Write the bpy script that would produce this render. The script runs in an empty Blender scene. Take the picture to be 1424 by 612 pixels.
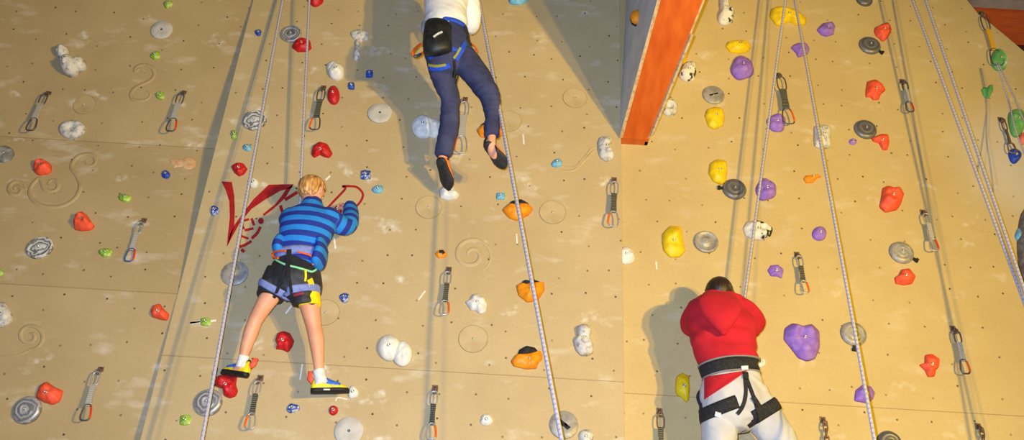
import bpy, bmesh, math, random
import numpy as np
from mathutils import Vector, Matrix, noise
from mathutils.bvhtree import BVHTree

random.seed(4)
SC = bpy.context.scene
COL = SC.collection

# ------------------------------------------------------------------ camera
FPX = 1240.0
CAM = Vector((0.0, -5.25, 1.6))
Zc = Vector((128, 2206, -FPX)).normalized()
Xc = Vector((1, -128 / 2206, 0)).normalized()
Yc = Zc.cross(Xc).normalized()
ROT = Matrix((Xc, Yc, Zc))                # camera axes -> world axes
cd = bpy.data.cameras.new('camera'); cam = bpy.data.objects.new('camera', cd); COL.objects.link(cam)
cam.matrix_world = Matrix.Translation(CAM) @ ROT.to_4x4()
cd.sensor_fit = 'HORIZONTAL'; cd.sensor_width = 36; cd.lens = FPX * 36 / 1424
cd.clip_start = 0.05; cd.clip_end = 100
SC.camera = cam

def ray(px, py):
    return (ROT @ Vector(((px - 712) / FPX, (306 - py) / FPX, -1))).normalized()
LEAN = 0.0          # how far a figure is moved in towards the wall
def P(px, py, p=0.0):
    """point seen at a pixel, p metres in front of the centre wall"""
    p = p - LEAN * max(0.0, min(1.0, p / 0.4))
    d = ray(px, py); t = (-p - CAM.y) / d.y
    return CAM + d * t
def scale_at(px, py, p=0.0):
    """pixels per metre at that point"""
    v = (P(px, py, p) - CAM); depth = -(ROT.transposed() @ v).z
    return FPX / depth

# ------------------------------------------------------------------ materials
def lin(c):
    r = []
    for v in c:
        v = v / 255.0
        r.append(v / 12.92 if v <= 0.04045 else ((v + 0.055) / 1.055) ** 2.4)
    return tuple(r) + (1.0,)
MATS = {}
def mat(name, rgb, rough=0.55, metal=0.0, rgb2=None, nscale=20.0, lo=0.45, hi=0.65, bump=0.0, bscale=120.0, spec=0.4, stretch=None, detail=4):
    """plain paint / plastic / cloth with an optional second colour in noise patches and a fine bump"""
    if name in MATS: return MATS[name]
    m = bpy.data.materials.new(name); m.use_nodes = True
    nt = m.node_tree; b = nt.nodes['Principled BSDF']
    b.inputs['Base Color'].default_value = lin(rgb); b.inputs['Roughness'].default_value = rough
    b.inputs['Metallic'].default_value = metal; b.inputs['Specular IOR Level'].default_value = spec
    tc = nt.nodes.new('ShaderNodeTexCoord')
    src = tc.outputs['Object']
    if stretch:
        mp = nt.nodes.new('ShaderNodeMapping'); mp.inputs['Scale'].default_value = stretch
        nt.links.new(src, mp.inputs['Vector']); src = mp.outputs['Vector']
    if rgb2:
        n = nt.nodes.new('ShaderNodeTexNoise'); n.inputs['Scale'].default_value = nscale; n.inputs['Detail'].default_value = detail
        nt.links.new(src, n.inputs['Vector'])
        r = nt.nodes.new('ShaderNodeValToRGB')
        r.color_ramp.elements[0].position = lo; r.color_ramp.elements[1].position = hi
        r.color_ramp.elements[0].color = lin(rgb); r.color_ramp.elements[1].color = lin(rgb2)
        nt.links.new(n.outputs['Fac'], r.inputs['Fac']); nt.links.new(r.outputs['Color'], b.inputs['Base Color'])
    if bump:
        n2 = nt.nodes.new('ShaderNodeTexNoise'); n2.inputs['Scale'].default_value = bscale; n2.inputs['Detail'].default_value = 3
        nt.links.new(src, n2.inputs['Vector'])
        bp = nt.nodes.new('ShaderNodeBump'); bp.inputs['Strength'].default_value = bump; bp.inputs['Distance'].default_value = 0.004
        nt.links.new(n2.outputs['Fac'], bp.inputs['Height']); nt.links.new(bp.outputs['Normal'], b.inputs['Normal'])
    MATS[name] = m
    return m

def node(nt, t, **kw):
    n = nt.nodes.new(t)
    for k, v in kw.items():
        if k.startswith('i_'): n.inputs[k[2:].replace('_', ' ')].default_value = v
        else: setattr(n, k, v)
    return n
def mth(nt, op, a, b=None, clamp=False):
    n = nt.nodes.new('ShaderNodeMath'); n.operation = op; n.use_clamp = clamp
    for i, v in enumerate((a, b)):
        if v is None: continue
        if isinstance(v, (int, float)): n.inputs[i].default_value = v
        else: nt.links.new(v, n.inputs[i])
    return n.outputs[0]
def mixc(nt, fac, a, b):
    n = nt.nodes.new('ShaderNodeMix'); n.data_type = 'RGBA'
    for i, v in ((0, fac), (6, a), (7, b)):
        if isinstance(v, (int, float, tuple)): n.inputs[i].default_value = v
        else: nt.links.new(v, n.inputs[i])
    return n.outputs[2]

def wall_material(name, base, dark, seams=(), dot_scale=4.6, chalk=1.0, vseams=(), seed=0.0, haze=None):
    """sanded plywood climbing wall: mottled tan paint, bolt holes, chalk smears, panel joints"""
    m = bpy.data.materials.new(name); m.use_nodes = True; nt = m.node_tree; L = nt.links
    b = nt.nodes['Principled BSDF']; b.inputs['Roughness'].default_value = 0.62; b.inputs['Specular IOR Level'].default_value = 0.25
    tc = nt.nodes.new('ShaderNodeTexCoord')
    sp = nt.nodes.new('ShaderNodeSeparateXYZ'); L.new(tc.outputs['Object'], sp.inputs[0])
    cb = nt.nodes.new('ShaderNodeCombineXYZ'); L.new(sp.outputs['X'], cb.inputs['X']); L.new(sp.outputs['Z'], cb.inputs['Y'])
    cb.inputs['Z'].default_value = seed
    uv = cb.outputs[0]
    n1 = node(nt, 'ShaderNodeTexNoise', i_Scale=1.3, i_Detail=6.0, i_Roughness=0.65); L.new(uv, n1.inputs['Vector'])
    r1 = nt.nodes.new('ShaderNodeValToRGB'); r1.color_ramp.elements[0].position = 0.3; r1.color_ramp.elements[1].position = 0.7
    r1.color_ramp.elements[0].color = lin(dark); r1.color_ramp.elements[1].color = lin(base); L.new(n1.outputs['Fac'], r1.inputs['Fac'])
    col = r1.outputs['Color']
    n4 = node(nt, 'ShaderNodeTexNoise', i_Scale=60.0, i_Detail=3.0); L.new(uv, n4.inputs['Vector'])
    grain = mth(nt, 'MULTIPLY', mth(nt, 'SUBTRACT', n4.outputs['Fac'], 0.45, True), 0.5)
    col = mixc(nt, grain, col, lin((150, 128, 92)))
    # chalk smears: small horizontal dabs gathered by a large mask
    mp = node(nt, 'ShaderNodeMapping'); mp.inputs['Scale'].default_value = (3.6, 8.0, 1); mp.inputs['Location'].default_value = (seed, seed * 2.3, 0)
    mp.inputs['Rotation'].default_value = (0, 0, 0.2); L.new(uv, mp.inputs['Vector'])
    n2 = node(nt, 'ShaderNodeTexNoise', i_Scale=1.0, i_Detail=3.5, i_Roughness=0.55); L.new(mp.outputs[0], n2.inputs['Vector'])
    mr = nt.nodes.new('ShaderNodeMapRange'); mr.inputs['From Min'].default_value = 0.58; mr.inputs['From Max'].default_value = 0.86; L.new(n2.outputs['Fac'], mr.inputs['Value'])
    n3 = node(nt, 'ShaderNodeTexNoise', i_Scale=14.0, i_Detail=5.0, i_Roughness=0.7); L.new(uv, n3.inputs['Vector'])
    sm = mth(nt, 'MULTIPLY', mr.outputs[0], mth(nt, 'ADD', n3.outputs['Fac'], 0.15))
    sm = mth(nt, 'MULTIPLY', sm, 0.95 * chalk, True)
    col = mixc(nt, sm, col, lin((226, 220, 208)))
    # tiny splashes of chalk
    nw = node(nt, 'ShaderNodeTexNoise', i_Scale=5.0, i_Detail=3.0); L.new(uv, nw.inputs['Vector'])
    va = nt.nodes.new('ShaderNodeVectorMath'); va.operation = 'MULTIPLY_ADD'; va.inputs[1].default_value = (.32, .32, 0); L.new(nw.outputs['Color'], va.inputs[0]); L.new(uv, va.inputs[2])
    mp2 = node(nt, 'ShaderNodeMapping'); mp2.inputs['Scale'].default_value = (.75, 1.5, 1); mp2.inputs['Rotation'].default_value = (0, 0, -.25); L.new(va.outputs[0], mp2.inputs[0])
    v2 = node(nt, 'ShaderNodeTexVoronoi', voronoi_dimensions='2D', i_Scale=2.3); L.new(mp2.outputs[0], v2.inputs['Vector'])
    cs = nt.nodes.new('ShaderNodeSeparateColor'); L.new(v2.outputs['Color'], cs.inputs[0])
    sel = mth(nt, 'GREATER_THAN', cs.outputs[0], 0.5)
    rr = nt.nodes.new('ShaderNodeMapRange'); rr.inputs['From Min'].default_value = 0.16; rr.inputs['From Max'].default_value = 0.02
    L.new(v2.outputs['Distance'], rr.inputs['Value'])
    n5 = node(nt, 'ShaderNodeTexNoise', i_Scale=22.0, i_Detail=4.0); L.new(uv, n5.inputs['Vector'])
    sp2 = mth(nt, 'MULTIPLY', mth(nt, 'MULTIPLY', rr.outputs[0], sel), mth(nt, 'MULTIPLY', mth(nt, 'SUBTRACT', n5.outputs['Fac'], 0.42, True), 5.0), True)
    col = mixc(nt, mth(nt, 'MULTIPLY', sp2, 0.6 * chalk), col, lin((232, 228, 218)))
    if haze:                                    # pale haze of light painted into the wall colour round one spot
        c, r, k = haze
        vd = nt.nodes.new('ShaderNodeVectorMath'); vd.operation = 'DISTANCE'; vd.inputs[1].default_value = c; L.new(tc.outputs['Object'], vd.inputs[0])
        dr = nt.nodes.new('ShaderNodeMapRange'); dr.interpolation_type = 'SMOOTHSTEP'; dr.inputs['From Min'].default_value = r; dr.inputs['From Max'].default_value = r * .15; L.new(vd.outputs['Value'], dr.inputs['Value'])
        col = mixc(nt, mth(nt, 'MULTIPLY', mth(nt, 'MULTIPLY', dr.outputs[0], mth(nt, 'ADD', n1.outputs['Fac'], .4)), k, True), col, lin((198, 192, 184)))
    # bolt holes
    v1 = node(nt, 'ShaderNodeTexVoronoi', voronoi_dimensions='2D', i_Scale=dot_scale, i_Randomness=0.6); L.new(uv, v1.inputs['Vector'])
    dot = nt.nodes.new('ShaderNodeMapRange'); dot.inputs['From Min'].default_value = 0.038; dot.inputs['From Max'].default_value = 0.026
    L.new(v1.outputs['Distance'], dot.inputs['Value'])
    c1 = nt.nodes.new('ShaderNodeSeparateColor'); L.new(v1.outputs['Color'], c1.inputs[0])
    dk = mth(nt, 'MULTIPLY', dot.outputs[0], mth(nt, 'ADD', mth(nt, 'MULTIPLY', c1.outputs[1], 0.5), 0.45))
    col = mixc(nt, dk, col, lin((48, 40, 34)))
    for axis, lst in (('Z', seams), ('X', vseams)):
        for s, slope in lst:
            o = sp.outputs[axis]
            q = mth(nt, 'SUBTRACT', o, s)
            if slope: q = mth(nt, 'SUBTRACT', q, mth(nt, 'MULTIPLY', sp.outputs['X' if axis == 'Z' else 'Z'], slope))
            d = mth(nt, 'LESS_THAN', mth(nt, 'ABSOLUTE', q), 0.0028)
            col = mixc(nt, mth(nt, 'MULTIPLY', d, 0.55), col, lin((120, 98, 66)))
    L.new(col, b.inputs['Base Color'])
    bp = node(nt, 'ShaderNodeBump'); bp.inputs['Strength'].default_value = 0.25; bp.inputs['Distance'].default_value = 0.004
    L.new(n4.outputs['Fac'], bp.inputs['Height']); L.new(bp.outputs[0], b.inputs['Normal'])
    return m

# ------------------------------------------------------------------ objects
def link(name, me, m=None, parent=None, smooth=True):
    o = bpy.data.objects.new(name, me); COL.objects.link(o)
    if m is not None:
        for x in (m if isinstance(m, (list, tuple)) else [m]): me.materials.append(x)
    if smooth: me.shade_smooth()
    if parent: o.parent = parent
    return o
def mesh(name, verts, faces, mats_idx=None):
    me = bpy.data.meshes.new(name); me.from_pydata([tuple(v) for v in verts], [], faces); me.update()
    if mats_idx:
        for p, i in zip(me.polygons, mats_idx): p.material_index = i
    return me
def fixn(me):
    bm = bmesh.new(); bm.from_mesh(me); bmesh.ops.recalc_face_normals(bm, faces=bm.faces); bm.to_mesh(me); bm.free()
    return me
def tag(o, label, cat, group=None):
    o['label'] = label; o['category'] = cat
    if group: o['group'] = group
    return o
def empty(name, loc, label, cat, group=None):
    o = bpy.data.objects.new(name, None); COL.objects.link(o); o.location = loc; o.empty_display_size = 0.05
    return tag(o, label, cat, group)
def child(name, me, m, root, smooth=True):
    """child whose mesh is in world coordinates; root only translates"""
    me.transform(Matrix.Translation(-root_world(root)))
    return link(name, me, m, root, smooth)
def root_world(o):
    v = Vector(o.location)
    while o.parent: o = o.parent; v += Vector(o.location)
    return v

class MB:
    def __init__(s): s.v = []; s.f = []; s.m = []
    def add(s, verts, faces, mi=0):
        k = len(s.v); s.v += [Vector(v) for v in verts]; s.f += [[i + k for i in f] for f in faces]; s.m += [mi] * len(faces); return s
    def mesh(s, name='m', fix=True):
        me = mesh(name, s.v, s.f, s.m)
        return fixn(me) if fix else me

def frames(pts, closed=False, side=None):
    """tangent / side / up along a path, parallel transported"""
    n = len(pts); T = []
    for i in range(n):
        if closed: a, b = pts[i - 1], pts[(i + 1) % n]
        else: a, b = pts[max(i - 1, 0)], pts[min(i + 1, n - 1)]
        t = (b - a); T.append(t.normalized() if t.length > 1e-9 else Vector((0, 0, 1)))
    s = Vector(side) if side is not None else (Vector((1, 0, 0)) if abs(T[0].x) < 0.8 else Vector((0, 0, 1)))
    out = []
    for t in T:
        s = (s - t * s.dot(t))
        s = s.normalized() if s.length > 1e-6 else t.orthogonal().normalized()
        out.append((t, s, t.cross(s)))
    return out
def catmull(vals, n):
    """resample a list of numpy rows with n steps per span"""
    A = np.array(vals, float); K = len(A); out = []
    for i in range(K - 1):
        p0, p1, p2, p3 = A[max(i - 1, 0)], A[i], A[i + 1], A[min(i + 2, K - 1)]
        for j in range(n):
            t = j / n
            out.append(0.5 * ((2 * p1) + (-p0 + p2) * t + (2 * p0 - 5 * p1 + 4 * p2 - p3) * t * t + (-p0 + 3 * p1 - 3 * p2 + p3) * t ** 3))
    out.append(A[-1]); return np.array(out)
def tube(mb, pts, r, closed=False, n=10, mi=0, flat=1.0, side=None):
    pts = [Vector(p) for p in pts]; F = frames(pts, closed, side); vs = []
    R = r if isinstance(r, (list, tuple)) else [r] * len(pts)
    for p, (t, s, u), q in zip(pts, F, R):
        for k in range(n):
            a = 2 * math.pi * k / n
            vs.append(p + s * (math.cos(a) * q) + u * (math.sin(a) * q * flat))
    fs = []; K = len(pts)
    for i in range(K if closed else K - 1):
        j = (i + 1) % K
        for k in range(n):
            l = (k + 1) % n
            fs.append([i * n + k, i * n + l, j * n + l, j * n + k])
    if not closed:
        fs.append(list(range(n))[::-1]); fs.append([(K - 1) * n + k for k in range(n)])
    mb.add(vs, fs, mi); return mb
def loft(mb, secs, sub=4, n=20, side=None, mi=0, round_ends=True):
    """secs: (centre, a, b) half sizes along side and across; smooth closed limb or torso"""
    rows = catmull([list(c) + [a, b] for c, a, b in secs], sub)
    pts = [Vector(r[:3]) for r in rows]; A = [max(r[3], 1e-4) for r in rows]; B = [max(r[4], 1e-4) for r in rows]
    if round_ends:
        for end in (0, -1):
            d = (pts[0] - pts[1]).normalized() if end == 0 else (pts[-1] - pts[-2]).normalized()
            p, a, b = pts[end], A[end], B[end]; ex = []
            for ang in (0.5, 0.95, 1.3, 1.52):
                k = math.cos(ang); ex.append((p + d * (min(a, b) * math.sin(ang)), a * k, b * k))
            if end == 0:
                pts = [e[0] for e in ex][::-1] + pts; A = [e[1] for e in ex][::-1] + A; B = [e[2] for e in ex][::-1] + B
            else:
                pts += [e[0] for e in ex]; A += [e[1] for e in ex]; B += [e[2] for e in ex]
    F = frames(pts, False, side); vs = []
    for p, (t, s, u), a, b in zip(pts, F, A, B):
        for k in range(n):
            an = 2 * math.pi * k / n
            vs.append(p + s * (math.cos(an) * a) + u * (math.sin(an) * b))
    K = len(pts); fs = []
    for i in range(K - 1):
        for k in range(n):
            l = (k + 1) % n
            fs.append([i * n + k, i * n + l, (i + 1) * n + l, (i + 1) * n + k])
    fs.append(list(range(n))[::-1]); fs.append([(K - 1) * n + k for k in range(n)])
    mb.add(vs, fs, mi); return mb
def ball(mb, c, r, mat3=None, seg=20, rings=12, mi=0):
    c = Vector(c); r = Vector(r) if not isinstance(r, (int, float)) else Vector((r, r, r)); vs = []; fs = []
    M = mat3 or Matrix.Identity(3)
    for i in range(rings + 1):
        t = math.pi * i / rings
        for k in range(seg):
            a = 2 * math.pi * k / seg
            vs.append(c + M @ Vector((r.x * math.sin(t) * math.cos(a), r.y * math.sin(t) * math.sin(a), r.z * math.cos(t))))
    for i in range(rings):
        for k in range(seg):
            l = (k + 1) % seg
            fs.append([i * seg + k, (i + 1) * seg + k, (i + 1) * seg + l, i * seg + l])
    mb.add(vs, fs, mi); return mb
def box(mb, c, ax, ay, az, mi=0):
    """box from centre and three half-axis vectors"""
    c, ax, ay, az = Vector(c), Vector(ax), Vector(ay), Vector(az)
    vs = [c + ax * i + ay * j + az * k for i in (-1, 1) for j in (-1, 1) for k in (-1, 1)]
    mb.add(vs, [[0, 1, 3, 2], [4, 6, 7, 5], [0, 4, 5, 1], [2, 3, 7, 6], [0, 2, 6, 4], [1, 5, 7, 3]], mi); return mb
def remesh(mb, voxel=0.008, smooth=6, fac=0.5):
    """fuse overlapping lofts into one continuous skin"""
    me = mb.mesh('tmp'); o = bpy.data.objects.new('tmp', me); COL.objects.link(o)
    r = o.modifiers.new('r', 'REMESH'); r.mode = 'VOXEL'; r.voxel_size = voxel; r.adaptivity = 0
    if smooth:
        s = o.modifiers.new('s', 'SMOOTH'); s.factor = fac; s.iterations = smooth
    dg = bpy.context.evaluated_depsgraph_get(); dg.update()
    out = bpy.data.meshes.new_from_object(o.evaluated_get(dg))
    bpy.data.objects.remove(o); bpy.data.meshes.remove(me); out.materials.clear()
    return out
def wrinkle(me, amp, fx=14, fz=30, seed=0, ridge=True):
    """cloth folds: push vertices along their normals by ridged noise"""
    co = [v.co.copy() for v in me.vertices]; nn = [v.normal.copy() for v in me.vertices]
    for v, c, n in zip(me.vertices, co, nn):
        q = Vector((c.x * fx + seed, c.y * fx + seed * 1.7, c.z * fz - seed + c.x * fx * 0.35))
        a = noise.noise(q); b = noise.noise(q * 0.45)
        h = ((1 - abs(a) * 1.8) * 0.6 + b * 0.9) if ridge else (a * 0.5 + b)
        v.co = c + n * (amp * h)
    me.update(); return me
def bvh_of(me):
    return BVHTree.FromPolygons([v.co.copy() for v in me.vertices], [list(p.vertices) for p in me.polygons])
# ------------------------------------------------------------------ the setting
XE = (P(298, 205).x + P(248.6, 405).x + P(197, 612).x) / 3     # left edge of the centre wall
XS = P(866, 400).x                                           # joint between centre and right wall
YR = 0.07                                                    # right wall stands a little further back
ZT, ZA, ZB, ZC = P(347, 0).z, P(285, 190).z, P(247, 408).z, P(192, 612).z
PROF = [(11.0, 0.02), (ZT, 0.025), (ZA, 0.15), (ZB, 0.008), (ZC, 0.075), (0.0, 0.19)]   # (height, set-back) of the folded left wall

TILES = {1: (0, 0), 2: (0, 200), 3: (0, 402), 4: (260, 0), 5: (260, 200), 6: (260, 402), 7: (520, 0), 8: (520, 200), 9: (520, 402),
         10: (760, 0), 11: (760, 200), 12: (760, 402), 13: (960, 0), 14: (960, 200), 15: (960, 402), 16: (1144, 0), 17: (1144, 200), 18: (1144, 402)}
TS = 280 / 816.0
def T(t, x, y):
    if t == 0: return x, y
    return TILES[t][0] + x * TS, TILES[t][1] + y * TS
def surf(px, py, force=None):
    """point and outward normal of the wall seen at a pixel"""
    d = ray(px, py)
    c = CAM + d * (-CAM.y / d.y)
    if force == 'c' or (force is None and XE <= c.x <= XS): return c, Vector((0, -1, 0))
    if force == 'r' or (force is None and c.x > XS):
        return CAM + d * ((YR - CAM.y) / d.y), Vector((0, -1, 0))
    for (z1, q1), (z0, q0) in zip(PROF[:-1], PROF[1:]):
        n = Vector((0, -(z1 - z0), (q1 - q0))).normalized()
        a = Vector((0, q0, z0)); t = (a - CAM).dot(n) / d.dot(n); h = CAM + d * t
        if z0 - 1e-6 <= h.z <= z1 + 1e-6: return h, n
    return c, Vector((0, -1, 0))

TAN = (194, 173, 133); TAN2 = (180, 159, 119)
zs = P(430, 506).z
M_WC = wall_material('centre_wall_paint', TAN, TAN2, seams=((zs, 0.0),), seed=0.0)
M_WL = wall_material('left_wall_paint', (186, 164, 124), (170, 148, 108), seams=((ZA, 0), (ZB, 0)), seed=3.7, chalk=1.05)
zr = P(1200, 566, -YR).z
M_WR = wall_material('right_wall_paint', (199, 177, 126), (186, 163, 112), seams=((zr, 0),), seed=8.1, chalk=0.5, haze=(tuple(P(1430, 235, -YR)), .75, .75))
M_PLY = mat('plywood_edge', (206, 180, 138), 0.7, rgb2=(176, 146, 104), nscale=40)
M_CONC = mat('floor_rubber', (70, 70, 74), 0.8, rgb2=(84, 84, 88), nscale=8)

def structure(o): o['kind'] = 'structure'; return o
def slab(name, outline, y0, thick, m, edge):
    """wall panel from an outline in x, z with real thickness"""
    n = len(outline); vs = [Vector((x, y0, z)) for x, z in outline] + [Vector((x, y0 + thick, z)) for x, z in outline]
    fs = [list(range(n)), list(range(n, 2 * n))[::-1]] + [[i, i + n, (i + 1) % n + n, (i + 1) % n] for i in range(n)]
    me = fixn(mesh(name, vs, fs, [0, 0] + [1] * n))
    return structure(link(name, me, [m, edge], None, False))
wall_center = slab('wall_center', [(XE, 0), (XS, 0), (XS, 11), (XE, 11)], 0.0, 0.05, M_WC, M_PLY)
c0, c1, c2, c3 = (P(x, y, -YR) for x, y in ((1340, -6), (1360, 19), (1395, 47), (1460, 102)))
wall_right = slab('wall_right', [(XS - 0.04, 0), (c3.x + 0.9, 0), (c3.x + 0.9, c3.z - 0.55), (c3.x, c3.z), (c2.x, c2.z), (c1.x, c1.z), (c0.x, c0.z), (c0.x - 0.2, 8.6), (XS - 0.04, 11)], YR, 0.05, M_WR, M_PLY)
vs = []; fs = []
for i, (z, q) in enumerate(PROF):
    vs += [(-8, q, z), (XE + 0.02, q, z), (XE + 0.02, q + 0.05, z), (-8, q + 0.05, z)]
for i in range(len(PROF) - 1):
    a, b = i * 4, i * 4 + 4
    for k in range(4): fs.append([a + k, a + (k + 1) % 4, b + (k + 1) % 4, b + k])
fs += [[0, 1, 2, 3], [len(vs) - 4, len(vs) - 3, len(vs) - 2, len(vs) - 1]]
wall_left = structure(link('wall_left', fixn(mesh('wall_left', vs, fs)), M_WL, None, False))
floor = slab('floor', [(-8, 0), (9, 0), (9, -0.1), (-8, -0.1)], -9.0, 10.5, M_CONC, M_CONC)
# hall behind the cut corner of the right wall
M_HALL = mat('hall_plaster', (214, 188, 140), 0.8, rgb2=(196, 168, 122), nscale=3)
M_ORW = mat('orange_timber', (205, 92, 30), 0.5, rgb2=(172, 70, 20), nscale=5, stretch=(1, 1, 9), lo=0.35, hi=0.75, bump=0.3, bscale=30)
wall_rear = slab('wall_rear', [(2.5, 0), (9, 0), (9, 11), (2.5, 11)], 2.4, 0.1, M_HALL, M_HALL)
def seg(px, py, p): return P(px, py, p)
bt, bb = P(1400, 7, -1.0).z, P(1400, 45, -1.0).z
beam = MB(); box(beam, (6.0, 1.08, (bt + bb) / 2), (3.0, 0, 0), (0, 0.08, 0), (0, 0, (bt - bb) / 2))
structure(link('trim_1', beam.mesh(), M_ORW, None, False))
pl = P(1420, 60, -1.6); post = MB(); box(post, (pl.x - 0.03, 1.6, 4.2), (0.07, 0, 0), (0, 0.07, 0), (0, 0, 4.2))
structure(link('trim_2', post.mesh(), mat('post_timber', (120, 66, 34), 0.6, rgb2=(98, 52, 26), nscale=12), None, False))
gt = P(1400, 3, -0.9).z; gb = MB(); box(gb, (6.0, 0.92, gt + 0.35), (3.0, 0, 0), (0, 0.06, 0), (0, 0, 0.36))
structure(link('trim_3', gb.mesh(), mat('grey_boarding', (150, 140, 128), 0.8, rgb2=(128, 118, 106), nscale=6), None, False))

# raised sand-coloured scroll reliefs moulded on the wall, and painted marks: parts of the wall
def relief(px_pts, r_px, wall, m, squash=0.33):
    rows = catmull([list(surf(*T(*p))[0]) for p in px_pts], 6)
    pts = [Vector(r) for r in rows]; K = len(pts); sc = scale_at(*T(*px_pts[0])); mb = MB()
    R = [r_px / sc * min(1, 0.25 + 3.2 * min(i, K - 1 - i) / K) for i in range(K)]
    tube(mb, pts, R, n=10, side=(0, 1, 0))
    me = mb.mesh()
    y0 = sum(p.y for p in pts) / K
    bias = {}
    for v in me.vertices: v.co.y = v.co.y  # keep full; squash below along the wall normal
    for v in me.vertices:
        k = min(range(K), key=lambda i: (pts[i] - v.co).length_squared); v.co.y = pts[k].y + (v.co.y - pts[k].y) * squash
    return link('scroll_relief', me, m, wall)
def spiral(t, cx, cy, r0, r1, a0, turns, n=22, ky=0.9):
    return [(t, cx + (r0 + (r1 - r0) * i / n) * math.cos(a0 + 2 * math.pi * turns * i / n), cy + ky * (r0 + (r1 - r0) * i / n) * math.sin(a0 + 2 * math.pi * turns * i / n)) for i in range(n + 1)]
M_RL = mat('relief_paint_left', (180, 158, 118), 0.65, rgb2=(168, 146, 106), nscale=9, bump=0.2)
M_RC = mat('relief_paint_centre', (190, 169, 129), 0.65, rgb2=(178, 157, 117), nscale=9, bump=0.2)
relief([(1, x, y) for x, y in ((572, 300), (582, 293), (578, 281), (563, 278), (549, 290), (553, 272), (583, 262), (615, 275), (626, 300), (610, 325), (575, 342), (545, 358), (531, 382), (540, 402), (570, 408), (598, 400), (609, 382), (598, 370), (588, 380))], 2.8, wall_left, M_RL)
relief(spiral(2, 65, 185, 6, 40, 2.5, 1.6, 18) + [(2, 112, 165)], 3.0, wall_left, M_RL)
relief(spiral(2, 210, 165, 8, 36, 1.5, 1.2, 14) + [(2, 160, 140), (2, 125, 175), (2, 125, 215), (2, 165, 250), (2, 240, 255), (2, 300, 225), (2, 325, 175), (2, 312, 130), (2, 290, 95), (2, 310, 55), (2, 350, 42)] + spiral(2, 362, 72, 30, 8, -1.2, 0.9, 10), 3.2, wall_left, M_RL)
relief(spiral(3, 120, 190, 8, 62, 4.086, 1.6, 24) + [(3, 90, 262), (3, 50, 270), (3, -10, 270)], 3.0, wall_left, M_RL)
relief(spiral(8, 395, 450, 10, 85, 2.6, 1.75, 28) , 3.3, wall_center, M_RC)
relief([(10, 60, 690), (10, 110, 690), (10, 150, 655), (10, 185, 618), (10, 200, 605)], 2.0, wall_center, M_RC)
relief([(0, 784, 232), (0, 800, 232), (0, 812, 220), (0, 822, 208), (0, 830, 204)], 1.6, wall_center, M_RC)

M_RED = mat('red_wall_paint', (168, 26, 30), 0.6, rgb2=(140, 20, 26), nscale=18)
def stroke_poly(mb, t, poly):
    top = [surf(*T(t, x, y))[0] for x, y in poly]; n = len(top)
    vs = [v + Vector((0, -0.0016, 0)) for v in top] + [v + Vector((0, 0.001, 0)) for v in top]
    mb.add(vs, [list(range(n))] + [[i, (i + 1) % n, (i + 1) % n + n, i + n] for i in range(n)])
def stroke_line(mb, t, pts, w):
    rows = catmull([list(p) + [0] for p in pts], 5); L = []; R = []
    for i, r in enumerate(rows):
        a = rows[max(i - 1, 0)]; b = rows[min(i + 1, len(rows) - 1)]
        d = Vector((b[0] - a[0], b[1] - a[1])).normalized(); k = w / 2
        L.append((r[0] - d.y * k, r[1] + d.x * k)); R.append((r[0] + d.y * k, r[1] - d.x * k))
    for i in range(len(L) - 1): stroke_poly(mb, t, [L[i], L[i + 1], R[i + 1], R[i]])
mb = MB()
stroke_poly(mb, 5, [(140, 153), (182, 155), (192, 210), (194, 270), (192, 335), (172, 395), (162, 418), (166, 370), (174, 300), (172, 235), (158, 190)])
stroke_poly(mb, 5, [(332, 166), (432, 164), (424, 180), (380, 190), (318, 226), (262, 264), (216, 318), (186, 372), (162, 418), (176, 365), (196, 325), (222, 288), (270, 225)])
stroke_poly(mb, 5, [(402, 184), (432, 164), (398, 220), (346, 268), (312, 293), (307, 286), (358, 245), (386, 208)])
for pts, w in ((((448, 196), (425, 210), (397, 228)), 13), (((379, 250), (384, 268), (392, 288)), 13), (((228, 312), (252, 306)), 9), (((262, 302), (272, 331)), 11),
               (((234, 351), (270, 343)), 10), (((262, 384), (285, 362), (298, 336)), 12), (((210, 370), (250, 385)), 9), (((214, 418), (240, 408), (262, 394)), 11),
               (((220, 428), (233, 438)), 13), (((222, 325), (231, 346)), 9), (((572, 258), (600, 228), (642, 182), (630, 173), (660, 172), (690, 177), (712, 200), (710, 222), (695, 245), (672, 265)), 9)):
    stroke_line(mb, 5, pts, w)
stroke_poly(mb, 5, [(300 + 12 * math.cos(a), 313 + 13 * math.sin(a)) for a in [k * math.pi / 6 for k in range(12)]])
link('painted_lettering', mb.mesh(), M_RED, wall_center, False)['label'] = 'red brush lettering painted on the wall'
# loose chalk ticks drawn on the wall
M_CHK = mat('chalk', (236, 232, 224), 0.9, rgb2=(214, 206, 190), nscale=60)
mb = MB()
for t, pts, w in ((5, ((562, 148), (580, 130)), 7), (5, ((596, 382), (602, 425)), 7), (6, ((400, 100), (424, 68)), 6), (6, ((458, 368), (468, 305)), 6), (6, ((603, 455), (612, 440), (650, 448)), 5),
                  (7, ((604, 545), (608, 585)), 6), (9, ((180, 45), (208, 8)), 6), (8, ((578, 365), (580, 405)), 5), (11, ((444, 478), (446, 510)), 6), (3, ((770, 138), (812, 132)), 7), (6, ((12, 138), (118, 128)), 8)):
    stroke_line(mb, t, pts, w)
link('chalk_ticks', mb.mesh(), M_CHK, wall_center, False)['kind'] = 'stuff'

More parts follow.
